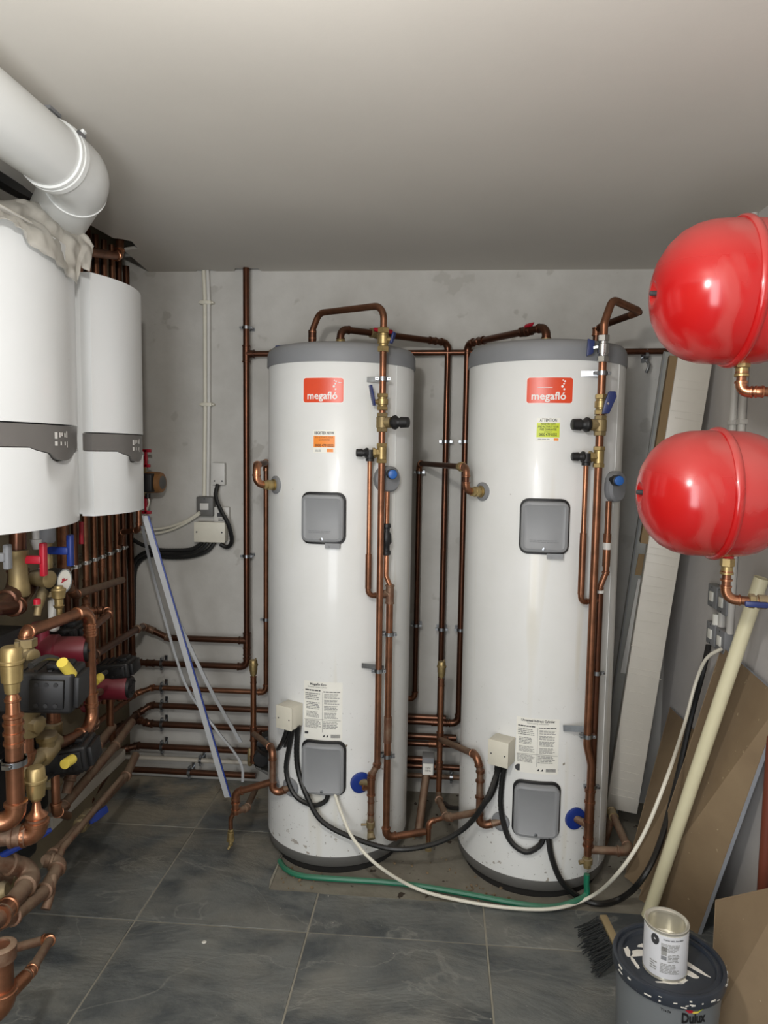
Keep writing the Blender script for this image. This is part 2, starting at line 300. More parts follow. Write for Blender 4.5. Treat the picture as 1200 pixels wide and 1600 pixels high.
def valve(T, p, d, r, m='brass', lever=None, lcol='blue', L=None, lside=None, ll=4.4, lt=.55):
    d = V(d).normalized(); L = L or r*3.2; b = MB(); k = L/r
    hexes(b, p, d, r, [(-L, -L*.55, 1.6, 6), (-L*.55, -L*.35, 1.25, 14), (-L*.35, L*.35, 1.55, 14), (L*.35, L*.55, 1.25, 14), (L*.55, L, 1.6, 6)])
    if lside is not None: ls = V(lside).normalized(); b.lathe(p, ls, [(0, r*.6), (r*2.3, r*.6)], 10)
    o = b.obj('valve_body', m, T)
    if lever is not None:
        ls = V(lside).normalized(); le = V(lever).normalized(); q = p+ls*r*2.3; w_ = ls.cross(le)
        c = MB(); c.slab([q-le*r*1.1-w_*r*.55, q-le*r*1.1+w_*r*.55, q+le*r*1.0+w_*r*.85, q+le*r*ll+w_*r*.75, q+le*r*ll-w_*r*.75, q+le*r*1.0-w_*r*.85], ls, r*lt)
        c.obj('lever', lcol, o, bev=r*.12)
    return o
def clip(T, p, d, wall, r, m='zinc', side=None, reach=.03):
    d = V(d).normalized(); wall = V(wall).normalized(); b = MB(); h = .007
    b.lathe(p, d, [(-h, r*1.04), (-h, r*1.28), (h, r*1.28), (h, r*1.04)], 16, closed=True)
    s = V(side).normalized() if side else d.cross(wall).normalized()
    for k in (-1, 1): b.box(p+s*k*(r*1.28+.005), (.012, .010, .018), s, d)
    for k in (-1, 1): b.lathe(p+s*k*(r*1.28+.005)-wall*.012, wall, [(0, .0032), (.004, .0038), (.02, .003)], 8)
    b.tube([p+wall*r*1.1, p+wall*(r+reach)], .004, 8); b.box(p+wall*(r+reach-.002), (.05, .014, .004), s, d)
    b.obj('pipe_clip', m, T)
def vent(T, p, r, m='brass'):
    MB().lathe(p, (0, 0, 1), [(0, r*.5), (.006, r*.55), (.006, r*.78), (.014, r*.82), (.02, r*.9), (.026, r), (.044, r), (.046, r*1.16), (.052, r*1.16), (.054, r), (.066, r*.98), (.07, r*.85), (.071, r*.3)], 18).obj('air_vent', m, T)
    MB().lathe(p+V((r*.55, 0, .069)), (0, 0, 1), [(0, .0035), (.009, .0035), (.01, .002)], 8).obj('vent_cap', 'brassd', T)
def cap(T, p, d, s=1, m='black', name='valve_head'):
    MB().lathe(p, d, [(0, .011*s), (.012*s, .013*s), (.012*s, .021*s), (.02*s, .023*s), (.026*s, .019*s), (.03*s, .015*s), (.036*s, .014*s), (.038*s, .018*s), (.062*s, .0165*s), (.064*s, .014*s)], 14).obj(name, m, T)
# patches on flat or curved faces
def rr_loop(w_, h_, rc, n=8):
    us = []
    for k in range(5): a = PI/2*k/4; us.append((-w_/2+rc*(1-math.cos(a)), h_/2-rc+rc*math.sin(a)))
    mid = [(-w_/2+rc+(w_-2*rc)*k/n, h_/2) for k in range(1, n)]
    top = us+mid+[(-u, v) for u, v in reversed(us)]
    return top
def patch(name, S, w_, h_, rc, prof, m, T, n=8, bev=0):
    vs = []; fs = []; N = None
    for ins, out in prof:
        t = rr_loop(w_-2*ins, h_-2*ins, max(rc-ins, .0005), n); N = len(t)
        vs += [S(u, v, out) for u, v in t]+[S(u, -v, out) for u, v in reversed(t)]
    K = 2*N
    for i in range(len(prof)-1):
        for j in range(K): fs.append((i*K+j, i*K+(j+1) % K, (i+1)*K+(j+1) % K, (i+1)*K+j))
    for b in (0, (len(prof)-1)*K):
        for j in range(N-1): fs.append((b+j, b+j+1, b+K-2-j, b+K-1-j))
    return MB().add(vs, fs).obj(name, m, T, ang=35)
def Scyl(c, r, p):
    a0 = math.atan2(p.x-c[0], -(p.y-c[1])); z0 = p.z
    def S(u, v, o): a = a0+u/r; return V((c[0]+(r+o)*math.sin(a), c[1]-(r+o)*math.cos(a), z0+v))
    return S
def Spl(p, U, W):
    U = V(U).normalized(); W = V(W).normalized(); Nn = U.cross(W)
    return lambda u, v, o: p+U*u+W*v+Nn*o
def text(s, S, size, m, T, u0=0, v0=0, out=.001, align='CENTER', width=None, name='lettering', ext=.0002, bold=0):
    cu = bpy.data.curves.new('t', 'FONT'); cu.body = s; cu.size = size; cu.align_x = align; cu.align_y = 'CENTER'; cu.resolution_u = 2; cu.extrude = ext; cu.offset = bold
    to = bpy.data.objects.new('t', cu); C.objects.link(to); dg = bpy.context.evaluated_depsgraph_get()
    me = bpy.data.meshes.new_from_object(to.evaluated_get(dg)); bpy.data.objects.remove(to); bpy.data.curves.remove(cu)
    xs = [v.co.x for v in me.vertices]
    if not xs: return
    k = width/(max(xs)-min(xs)) if width else 1
    o = V(T['_o'])
    for v in me.vertices: v.co = S(u0+v.co.x*k, v0+v.co.y, out+v.co.z)-o
    me.name = name; me.materials.clear(); me.materials.append(M_[m]); ob = bpy.data.objects.new(name, me); C.objects.link(ob); ob.parent = T; ob['_o'] = tuple(o); return ob
def lines(S, u0, u1, v1, v0, n, m, T, th=.35, out=.0012, ragged=.25, name='print'):
    b = MB(); step = (v1-v0)/n
    for i in range(n):
        v = v1-step*(i+.5); u = u0; end = u1-(u1-u0)*ragged*random.random()
        while u < end-.003:
            L = min(random.uniform(.006, .016), end-u); b.add([S(u, v-step*th/2, out), S(u+L, v-step*th/2, out), S(u+L, v+step*th/2, out), S(u, v+step*th/2, out)], [(0, 1, 2, 3)]); u += L+.0016
    return b.obj(name, m, T, flat=True)
# ================================================================ SETTING
D, XL, XR, ZC, YF = 3.277, -1.505, 1.046, 2.44, -1.0
GX, GY, TT = -1.0142, 2.2249, .6
fl = MB(); fl.box(((XL+XR)/2, (D+YF)/2, -.03), (XR-XL+.2, D-YF+.2, .044)); floor = struct(fl.obj('floor', 'screed'))
floor['_o'] = (0, 0, 0)
# grout bed and slate tiles; the tiling stops in front of the cylinders where bare screed shows
def yend(x0): return 3.27 if x0 < -.62 else 2.44
cells = []
for i in range(-1, 5):
    for j in range(-6, 3):
        x0, x1 = GX+i*TT, GX+(i+1)*TT; y0, y1 = GY+j*TT, GY+(j+1)*TT
        x0 = max(x0, XL); x1 = min(x1, XR); y0 = max(y0, YF); y1 = min(y1, D)
        if i == 0 and y0 < 2.44 < y1:
            g = .0032; MB().slab([(x0+g, y0+g, -.008), (x1-g, y0+g, -.008), (x1-g, 2.44, -.008), (-.60, 2.44, -.008), (-.61, 2.5, -.008), (-.60, y1-g, -.008), (x0+g, y1-g, -.008)], (0, 0, 1), .0102).obj('floor_tile', 'slate', floor, bev=.0012, seg=1)
            MB().box(((x0-.6)/2, (y0+y1)/2, -.0045), (-.6-x0, y1-y0, .008)).obj('grout', 'grout', floor); MB().box(((x1+x0)/2, (y0+2.44)/2, -.0046), (x1-x0, 2.44-y0, .008)).obj('grout', 'grout', floor); parts = []
        elif i == 0: parts = [(x0, -.60 if y1 > 2.44 else x1, y0, y1)]
        elif i > 0: parts = [(x0, x1, y0, min(y1, 2.44 if i < 3 else 2.5))]
        else: parts = [(x0, x1, y0, y1)]
        for q in parts:
            if q[1]-q[0] > .02 and q[3]-q[2] > .02: cells.append(q)
gm = MB()
for q in cells:
    g = .0032; th = .010 + random.uniform(-.0006, .0006)
    MB().box(((q[0]+q[1])/2, (q[2]+q[3])/2, -.008+th/2), (q[1]-q[0]-g*2, q[3]-q[2]-g*2, th)).obj('floor_tile', 'slate', floor, bev=.0012, seg=1)
    gm.box(((q[0]+q[1])/2, (q[2]+q[3])/2, -.0045), (q[1]-q[0], q[3]-q[2], .008))
gm.obj('grout', 'grout', floor)
struct(MB().box(((XL+XR)/2, D+.05, ZC/2+.1), (XR-XL+.4, .1, ZC+.3)).obj('wall_back', 'plaster'))
struct(MB().box((XL-.05, (D+YF)/2, ZC/2+.1), (.1, D-YF+.1, ZC+.3)).obj('wall_left', 'plaster_l'))
struct(MB().box((XR+.05, (D+YF)/2, ZC/2+.1), (.1, D-YF+.1, ZC+.3)).obj('wall_right', 'plaster_r'))
struct(MB().box(((XL+XR)/2, YF-.05, ZC/2+.1), (XR-XL+.4, .1, ZC+.3)).obj('wall_front', 'plaster_r'))
# ceiling board with the torn hole over the risers and the notches round conduit and riser
o_ = [(XL, YF), (XR, YF), (XR, 2.55), (XR-.035, 2.565), (XR-.035, 2.66), (XR, 2.66), (XR, D), (-.84, D), (-.845, D-.05), (-.95, D-.055), (-.97, D-.002), (-1.05, D-.001), (-1.07, D-.03), (-1.14, D-.03), (-1.15, D),
      (-1.375, D), (-1.335, 2.93), (-1.262, 2.90), (-1.245, 2.80), (-1.27, 2.77), (-1.30, 2.755), (-1.31, 2.60), (-1.36, 2.50), (XL, 2.45)]
cl = MB().slab([(x, y, ZC) for x, y in o_], (0, 0, 1), .0125).obj('ceiling', 'ceil'); struct(cl)
struct(MB().box(((XL+XR)/2, (D+YF)/2, ZC+.22), (XR-XL+.3, D-YF+.3, .03)).obj('ceiling_deck', 'dark'))
# ================================================================ CYLINDERS
C1, C2, RC = (-.403, 2.843), (.393, 2.774), .29
HZ = 2.035
def cover(T, c, x0, y0, x1, y1, name, lip=True, grime=False):
    pc = cy((x0+x1)/2, (y0+y1)/2, c, RC); a = cy(x0, (y0+y1)/2, c, RC); b = cy(x1, (y0+y1)/2, c, RC)
    t = cy((x0+x1)/2, y0, c, RC); bo = cy((x0+x1)/2, y1, c, RC)
    an = lambda p: math.atan2(p.x-c[0], -(p.y-c[1]))
    w_ = (an(b)-an(a))*RC; h_ = t.z-bo.z; S = Scyl(c, RC, V((c[0]+RC*math.sin((an(a)+an(b))/2), c[1]-RC*math.cos((an(a)+an(b))/2), (t.z+bo.z)/2)))
    g = patch(name+'_gasket', S, w_, h_, .03, [(0, -.004), (0, .008), (.002, .01)], 'black', T)
    k = patch(name, S, w_-.018, h_-.018, .024, [(0, .008), (0, .024), (.004, .030), (.012, .032), (.015, .030)], 'greyc', T)
    MB().lathe(S(0, -h_*.39, .029), S(0, 0, 1)-S(0, 0, 0), [(0, .0065), (.003, .006), (.0035, .003)], 14).obj('screw', 'zinc', k)
    if lip:
        q = MB(); q.box(S(w_*.22, -h_/2-.004, .012), (.055, .018, .016), S(.01, 0, 0)-S(-.01, 0, 0), (0, 0, 1))
        for s in (-1, 1): q.lathe(S(w_*.22+s*.014, -h_/2-.008, .022), S(0, 0, 1)-S(0, 0, 0), [(0, .004), (.002, .004)], 8)
        q.obj('cable_clamp', 'greyc', k)
    if lip: lines(S, -.045, .045, -h_*.22, -h_*.28, 2, 'greyp', k, .3, .0315)
    return S, w_, h_
def junction(T, c, px0, py0, px1, py1, dx=.028):
    # cream box on the shell: front face spans the given pixels
    p = cy((px0+px1)/2, (py0+py1)/2, c, RC+.03); n_ = V((p.x-c[0], p.y-c[1], 0)).normalized(); u_ = V((-n_.y, n_.x, 0)); u_ = V((n_.y*-1, n_.x, 0))
    if u_.x < 0: u_ = -u_
    mm = abs((at(px1, py0, Y=p.y)-at(px0, py0, Y=p.y)).x)*.86; hh = abs((at(px0, py0, Y=p.y)-at(px0, py1, Y=p.y)).z)*.84
    S = Spl(p, u_, (0, 0, 1)); nn = u_.cross(V((0, 0, 1)))
    o = MB().box(p-nn*.0+nn*.004, (mm, hh, .066), u_, (0, 0, 1)).obj('junction_box', 'cream', T, bev=.002)
    fr = MB().box(p+nn*.0385, (mm+.003, hh+.003, .005), u_, (0, 0, 1)).obj('box_lid', 'cream', o, bev=.0015)
    for s in (-1, 1): MB().lathe(p+nn*.0405+u_*s*mm*.35-V((0, 0, .004)), nn, [(0, .003), (.0012, .003)], 8).obj('screw', 'ink', o)
    return p, mm, hh
def tank(c, label, seed):
    T = thing('hot_water_cylinder', label, 'water heater', (c[0], c[1], -.008))
    O = V((c[0], c[1], 0)); z = (0, 0, 1)
    MB().lathe(O, z, [(-.008, .262), (.028, .268), (.03, .25)], 56).obj('foot', 'dark', T)
    MB().lathe(O, z, [(.028, .27), (.03, .283), (.035, .287), (.068, .2925), (.072, .2915), (.072, .288)], 64).obj('base_ring', 'greyd', T)
    MB().lathe(O, z, [(.066, .286), (.07, RC), (.2, RC), (1.0, RC), (1.952, RC), (1.956, .288)], 72).obj('shell', 'cylw', T)
    MB().lathe(O, z, [(1.943, .288), (1.943, .2945), (1.946, .2955), (1.985, .2945), (2.0, .290), (2.012, .280), (2.02, .25), (2.028, .15), (2.032, 0)], 64).obj('top_lid', 'greyp', T)
    # rolled vertical seam of the jacket
    a = .93; b = MB(); b.box(O+V((math.sin(a)*(RC+.0002), -math.cos(a)*(RC+.0002), 1.015)), (.005, .0018, 1.86), (math.cos(a), math.sin(a), 0), (math.sin(a), -math.cos(a), 0)); b.obj('seam', 'cylw', T)
    return T
T1 = tank(C1, 'white hot water cylinder with small orange notice under its red badge', 1)
T2 = tank(C2, 'white hot water cylinder with lime green notice under its red badge, beside stacked boxes', 2)
def sticker(T, c, x0, y0, x1, y1, rc, m, border=None, name='sticker'):
    a = cy(x0, (y0+y1)/2, c, RC); b = cy(x1, (y0+y1)/2, c, RC); t = cy((x0+x1)/2, y0, c, RC); bo = cy((x0+x1)/2, y1, c, RC)
    an = lambda p: math.atan2(p.x-c[0], -(p.y-c[1])); w_ = (an(b)-an(a))*RC; h_ = t.z-bo.z; am = (an(a)+an(b))/2
    S = Scyl(c, RC, V((c[0]+RC*math.sin(am), c[1]-RC*math.cos(am), (t.z+bo.z)/2)))
    o = patch(name, S, w_, h_, rc, [(0, -.001), (0, .0006)], border or m, T)
    if border: patch('badge_face', S, w_-.006, h_-.006, max(rc-.003, .001), [(0, 0), (0, .0009)], m, o)
    return o, S, w_, h_
for T, c, b in ((T1, C1, (473.5, 589, 538, 630)), (T2, C2, (822, 588.5, 896, 631))):
    o, S, w_, h_ = sticker(T, c, *b, .012, 'stick_r', 'inkw', 'badge')
    text('megafló', S, h_*.40, 'inkw', o, u0=-w_*.02, v0=-h_*.22, width=w_*.72, out=.0013, bold=.0006)
    d = MB()
    for u, v, r_ in ((.30, .0, .0035), (.26, .10, .0042), (.29, .2, .0028), (.31, .29, .0032), (.27, .33, .002)):
        d.lathe(S(w_*u, h_*v+.004, .0011), S(0, 0, 1)-S(0, 0, 0), [(0, r_), (.0004, r_)], 10)
    if T is T1: d.box(S(w_*.38, h_*.3, .0011), (.022, .002, .0006), S(.01, -.002, 0)-S(-.01, .002, 0), (0, 0, 1))
    else: d.box(S(-w_*.1, h_*.1, .0011), (.05, .0015, .0006), S(.01, 0, 0)-S(-.01, 0, 0), (0, 0, 1))
    d.obj('bubble_emblem', 'inkw', o)
# orange notice
o, S, w_, h_ = sticker(T1, C1, 489.5, 672, 524, 708, .001, 'stick_w', name='notice')
patch('orange_field', S if 0 else (lambda u, v, q: S(u, v+.0, q)), w_*.96, h_*.5, .0005, [(0, 0), (0, .0008)], 'stick_o', o)
text('REGISTER NOW', S, .014, 'ink', o, v0=h_*.37, width=w_*.88, bold=.0003)
text('TO ACTIVATE YOUR\nGUARANTEE', S, .009, 'inkdo', o, v0=h_*.13, width=w_*.8)
text('0800 479 0552', S, .013, 'inkdo', o, v0=-h_*.17, width=w_*.84, bold=.0003)
lines(S, -w_*.4, -w_*.08, -h_*.31, -h_*.45, 3, 'inkg', o, .4)
patch('orange_field', lambda u, v, q: S(u+w_*.27, v-h_*.38, q), w_*.28, h_*.15, .0005, [(0, 0), (0, .0008)], 'stick_o', o)
# lime notice
o, S, w_, h_ = sticker(T2, C2, 838, 653, 875, 689.5, .001, 'stick_w', name='notice')
patch('lime_field', lambda u, v, q: S(u, v-.002, q), w_*.97, h_*.62, .0005, [(0, 0), (0, .0008)], 'lime', o)
text('ATTENTION', S, .015, 'ink', o, v0=h_*.4, width=w_*.72, bold=.0003)
text('REGISTER NOW\nAND ACTIVATE YOUR\nFREE GUARANTEE', S, .0095, 'inkdg', o, v0=h_*.12, width=w_*.88, bold=.0002)
text('CONTACT', S, .007, 'inkdg', o, v0=-h_*.1, width=w_*.34)
text('0800 479 0552', S, .014, 'inkdg', o, v0=-h_*.22, width=w_*.76, bold=.0003)
lines(S, -w_*.42, w_*.15, -h_*.39, -h_*.44, 1, 'inkg', o, .6)
patch('orange_field', lambda u, v, q: S(u+w_*.35, v-h_*.42, q), w_*.2, h_*.1, .0005, [(0, 0), (0, .0008)], 'stick_o', o)
# rating plates
def plate(T, c, b, head, sub, extra):
    o, S, w_, h_ = sticker(T, c, *b, .002, 'stick_w', name='rating_label')
    text(head, S, .012, 'ink', o, u0=0 if extra else -w_*.12, v0=h_*.455, width=w_*(.78 if extra else .42), bold=.0003)
    text(sub, S, .008, 'inkg', o, u0=0 if extra else -w_*.14, v0=h_*.41, width=w_*(.5 if extra else .5))
    for u0, u1, v1, v0, n in ((-.46, -.03, .37, .33, 1), (.02, .46, .35, .32, 1)): lines(S, w_*u0, w_*u1, h_*v1, h_*v0, n, 'ink', o, .5, ragged=.1)
    for u0, u1, v1, v0, n in ((-.46, -.03, .31, .18, 4), (-.43, -.06, .15, .02, 5), (-.43, -.06, -.01, -.12, 5), (.04, .44, .3, .22, 4), (.04, .44, .2, .12, 4), (.04, .44, .1, .0, 4), (.04, .42, -.02, -.13, 5), (-.46, -.03, -.17, -.31, 6), (.02, .44, -.17, -.31, 5)):
        lines(S, w_*u0, w_*u1, h_*v1, h_*v0, n, 'inkg', o, .55)
    q = MB()
    for u in range(14): q.box(S(w_*(.22+.017*u), -h_*.43, .0011), (w_*.009, h_*.06, .0006), S(.01, 0, 0)-S(-.01, 0, 0), (0, 0, 1))
    for u in (.0, .09): q.add([S(w_*(u), -h_*.45, .0013), S(w_*(u+.06), -h_*.45, .0013), S(w_*(u+.06), -h_*.4, .0013)], [(0, 1, 2)])
    q.box(S(0, -.02*h_, .0011), (.0008, h_*.7, .0005), S(.01, 0, 0)-S(-.01, 0, 0), (0, 0, 1)); q.box(S(0, -.15*h_, .0011), (w_*.94, .0008, .0005), S(.01, 0, 0)-S(-.01, 0, 0), (0, 0, 1))
    q.obj('barcode', 'ink', o)
    if extra: MB().lathe(S(-w_*.42, -h_*.42, .0008), S(0, 0, 1)-S(0, 0, 0), [(0, .0125), (.0006, .0125)], 20).obj('round_mark', 'ink', o)
    else: MB().box(S(-w_*.4, -h_*.4, .0011), (w_*.13, h_*.04, .0005), S(.01, 0, 0)-S(-.01, 0, 0), (0, 0, 1)).obj('square_mark', 'ink', o)
plate(T1, C1, (475, 1066, 535, 1156), 'Megaflo Eco', 'Unvented Indirect Cylinder', 0)
plate(T2, C2, (806, 1123, 873, 1209), 'Unvented Indirect Cylinder', 'Before installing see Benchmark', 1)
cover(T1, C1, 473, 769, 540.5, 850, 'thermostat_cover'); cover(T1, C1, 473, 1157, 540.5, 1241, 'heater_cover', lip=False)
cover(T2, C2, 812.5, 779, 888.5, 866, 'thermostat_cover'); cover(T2, C2, 801, 1220, 874, 1308, 'heater_cover', lip=False)
J1 = junction(T1, C1, 437, 1096, 471, 1137); J2 = junction(T2, C2, 766, 1149, 804, 1194)
def boss(T, p, c, m, r_, name='port_ring', th=.008):
    n_ = V((p.x-c[0], p.y-c[1], 0)).normalized()
    MB().lathe(p-n_*.01, n_, [(0, r_), (.01+th, r_), (.012+th, r_*.88), (.012+th, r_*.45), (.01+th, 0)], 26).obj(name, m, T); return n_
def on(c, px, py, r_=RC): return cy(px, py, c, r_)
pL1 = on(C1, 432, 757.5); nL1 = boss(T1, pL1, C1, 'greyp', .034)
pL2 = on(C2, 755, 768); nL2 = boss(T2, pL2, C2, 'greyp', .034)
pB1 = on(C1, 563, 1222); nB1 = boss(T1, pB1, C1, 'blue', .04)
pB2 = on(C2, 898, 1278); nB2 = boss(T2, pB2, C2, 'blue', .04)
pK1 = on(C1, 455, 1229); nK1 = boss(T1, pK1, C1, 'greyp', .036)
pK2 = on(C2, 783, 1283); nK2 = boss(T2, pK2, C2, 'greyp', .034)
pk1 = on(C1, 431, 1221); boss(T1, pk1, C1, 'greyp', .028)
# temperature relief knobs on grey oval plates
for T, c, bx, kx in ((T1, C1, (583, 728, 621, 769), (613, 741)), (T2, C2, (942, 736, 972, 784), (966, 751))):
    a = on(c, (bx[0]+bx[2])/2, (bx[1]+bx[3])/2); S = Scyl(c, RC, a)
    hh = abs(on(c, bx[0]+15, bx[1]).z-on(c, bx[0]+15, bx[3]).z)
    o = patch('relief_plate', S, .105, hh, .045, [(0, -.002), (0, .022), (.008, .03)], 'greyp', T)
    p = cy(kx[0], kx[1], c, RC+.06); n_ = V((p.x-c[0], p.y-c[1], 0)).normalized(); n2 = (V((.25, -1, 0))).normalized()
    MB().lathe(p-n2*.045, n2, [(0, .013), (.02, .013), (.022, .019), (.045, .019), (.047, .016)], 16).obj('valve_body', 'black', o)
    MB().lathe(p, n2, [(0, .0165), (.01, .0165), (.012, .013)], 16).obj('knob', 'knob', o)
# ================================================================ BACK WALL PIPES
YW = 3.215
W = (0, 1, 0)
P = route(at(384.6, 430, Y=YW), 'zy1042 xx207 zy480'); P[0] = mv(P[0], 'z', 'y', 412); P[0].z = 2.46; P[-1].z = 2.45
b1 = pipe('copper_riser', 'brown copper riser from ceiling, left of the orange-noticed cylinder, turning left low down', P, .0148, 'cud', 'cud')
p553 = mv(P[1].copy(), 'z', 'y', 553); tee(b1, p553, (0, 0, 1), (1, 0, 0), .0148, 'cud')
p1000 = mv(P[1].copy(), 'z', 'y', 1001); tee(b1, p1000, (0, 0, 1), (-1, 0, 0), .0148, 'cud')
for y in (512, 869): clip(b1, mv(P[1].copy(), 'z', 'y', y), (0, 0, 1), W, .0148, reach=.04)
clip(b1, mv(P[1].copy(), 'x', 'x', 253), (1, 0, 0), W, .0148, reach=.04, side=(0, 0, 1))
ring(b1, mv(P[1].copy(), 'z', 'y', 1018), (0, 0, 1), .0148, 'cud'); ring(b1, mv(P[1].copy(), 'x', 'x', 235), (1, 0, 0), .0148, 'cud')
# high horizontal
Ph = [p553, mv(p553.copy(), 'x', 'x', 500), mv(mv(p553.copy(), 'x', 'x', 800), 'z', 'y', 551), mv(mv(p553.copy(), 'x', 'x', 1046), 'z', 'y', 542)]
Ph[-1].x = .985
Ph = [Ph[0], V((Ph[-1].x, YW, (Ph[0].z+Ph[-1].z)/2))]
b2 = pipe('wall_pipe', 'long brown copper pipe running level behind both cylinder tops', Ph, .0135, 'cud')
pv = on(C1, 448, 553, .3); v_ = valve(b2, mv(p553.copy(), 'x', 'x', 436), (1, 0, 0), .0135, 'brassd', (1, 0, .12), 'navy', lside=(0, -.2, 1))
for px in (1010,):
    q = mv(Ph[0].copy(), 'x', 'x', px); clip(b2, q, (1, 0, 0), W, .0135, reach=.045, side=(0, 0, 1))
    MB().tube([q+V((0, 0, -.02)), q+V((.01, -.012, -.04)), q+V((.004, -.016, -.06)), q+V((.0, -.01, -.075))], .007, 8).obj('hanging_clip', 'zinc', b2)
q = at(798, 540, Y=YW); MB().box(q+V((0, .03, -.01)), (.02, .05, .03)).obj('wall_bracket', 'zinc', b2)
# branch at y 1001 bending toward the left wall run
Pb = [p1000]+route(p1000, 'xx262')[1:]; Pb.append(V((at(226, 979, Y=YW)))); Pb += [at(214, 983, X=-1.345), at(150, 1022, X=-1.33), at(112, 1043, X=-1.32)]
pipe('wall_pipe', 'brown copper branch kinking up then running forward along left wall, topmost of the stack', Pb, .0148, 'cud', 'cudu')
def lowpipe(label, pts, r_, m, clips=((253, 'x'),), fit='cud', back=None):
    T = thing('wall_pipe', label, 'pipe', pts[0]); run(T, pts, r_, m, fit)
    for px, _ in clips: clip(T, mv(pts[0].copy(), 'x', 'x', px), (1, 0, 0), W, r_, reach=D-YW-r_, side=(0, 0, 1))
    return T
def low(yR, xR, yL, xL, r_=.013, jog=None):
    a = at(xL, yL, Y=YW); b = at(xR, yR, Y=YW); z = (a.z+b.z)/2; a.z = b.z = z
    return b, a
b_, a_ = low(1083, 414, 1073, 238)
j = V((a_.x-.10, YW-.03, a_.z-.03)); e = V((j.x, 1.9, j.z))
P5 = [pL1+nL1*.02]+[V(at(401, 757, Y=pL1.y+nL1.y*.06))]
P5.append(mv(P5[-1].copy(), 'z', 'y', 727)); P5.append(V((at(416, 722, Y=YW).x, YW, P5[-1].z))); P5.append(V((P5[-1].x, YW, b_.z))); P5.append(a_); P5.append(V((a_.x-.07, YW-.02, a_.z-.025))); P5.append(V((a_.x-.09, 2.75, a_.z-.03)))
b5 = pipe('copper_pipe', 'copper pipe looping from the side port of the left cylinder down the wall and left', P5, .0125, 'cum', 'cub')
hexv = MB(); hexes(hexv, pL1, nL1, .0125, [(0, .6, 2.1, 16), (.6, 1.6, 1.5, 6)]); hexv = MB().lathe(pL1, nL1, [(0, .022), (.014, .022), (.016, .017), (.026, .019), (.04, .019), (.042, .016), (.055, .016)], 12).obj('union', 'brass', b5)
clip(b5, mv(P5[3].copy(), 'z', 'y', 968), (0, 0, 1), W, .0125, reach=.045); clip(b5, mv(a_.copy(), 'x', 'x', 253), (1, 0, 0), W, .0125, reach=.045, side=(0, 0, 1))
b_, a_ = low(1110, 450, 1103, 236); a6 = a_
lowpipe('brown copper wall pipe in the left stack, fourth level pipe from the top', [V((.05, YW, b_.z)), a_, V((a_.x-.05, YW-.03, a_.z-.03)), V((a_.x-.08, 2.6, a_.z-.05))], .0145, 'cud')
b_, a_ = low(1141, 440, 1130, 232)
lowpipe('brown copper wall pipe in the left stack, fifth level pipe from the top', [V((.1, YW, b_.z)), a_, V((a_.x-.04, YW-.03, a_.z+.03)), V((a_.x-.09, YW-.1, a_.z+.025)), V((a_.x-.09, 2.0, a_.z-.005))], .0155, 'cud', fit='cud')
b_, a_ = low(1177, 440, 1164, 214)
lowpipe('dusty copper wall pipe just above the thin white pipe', [V((.0, YW, b_.z)), a_, V((a_.x-.06, YW-.03, a_.z-.01)), V((a_.x-.08, 2.9, a_.z-.12)), V((a_.x-.08, 2.05, .045))], .0155, 'cud', fit='cud')
b_, a_ = low(1196, 400, 1179, 205)
wp = lowpipe('thin white painted wall pipe between the two lowest copper pipes', [b_, a_, V((a_.x-.1, YW, a_.z)), V((a_.x-.1, 2.3, a_.z-.02))], .011, 'wpipe', clips=((313, 0),), fit=None)
b_, a_ = low(1211, 400, 1203, 206)
lowpipe('lowest brown copper wall pipe, just above the floor', [b_, a_], .0148, 'cud', clips=((296, 0),))
# between the cylinders
def wallrun(px, pys, pye, extra=''): return route(at(px, pys, Y=YW), 'zy%g' % pye+' '+extra)
pm = at(700, 535, Y=YW)
top1 = at(532, 541, Y=C1[1]+.02); top1.z = 2.03
P = [top1, mv(top1.copy(), 'z', 'y', 514)]; P.append(V((pm.x, YW, P[-1].z-.0))); P.append(V((pm.x, YW, at(687, 1129, Y=YW).z)))
m1 = pipe('copper_pipe', 'copper pipe with long red lever, from left cylinder top to between the cylinders', P, .0135, 'cud', 'cud')
MB().lathe(top1, (0, 0, 1), [(-.01, .022), (.012, .022), (.014, .018), (.03, .02), (.04, .016)], 14).obj('union', 'brass', m1)
dd = (P[2]-P[1]).normalized(); qv = mv(P[1].copy(), dd, 'x', 590); valve(m1, qv, dd, .0135, 'brassd', dd, 'redv', lside=(0, -1, .25), L=.035, ll=6, lt=1)
ring(m1, mv(P[1].copy(), dd, 'x', 676), dd, .0135, 'cud')
pm3 = at(730.5, 545, Y=YW); top2 = at(853, 538, Y=C2[1]+.02); top2.z = 2.03
zl = at(687, 1129, Y=YW).z
P = [top2, mv(top2.copy(), 'z', 'y', 511)]; P.append(V((pm3.x, YW, P[-1].z))); P.append(V((pm3.x, YW, zl))); P.append(V((-.35, YW, zl)))
m3 = pipe('copper_pipe', 'copper pipe with short red lever, from right cylinder top down beside it', P, .0145, 'cud', 'cud')
MB().lathe(top2, (0, 0, 1), [(-.01, .022), (.012, .022), (.014, .018), (.03, .02), (.04, .016)], 14).obj('union', 'brass', m3)
dd = (P[2]-P[1]).normalized(); qv = mv(P[1].copy(), dd, 'x', 822); valve(m3, qv, dd, .0135, 'cud', -dd, 'redv', lside=(0, -1, .5), L=.03, ll=2.6, lt=1)
ring(m3, mv(P[1].copy(), dd, 'x', 752), dd, .0145, 'cud')
tee(m3, V((pm.x, YW, zl)), (1, 0, 0), (0, 0, 1), .0145, 'cud')
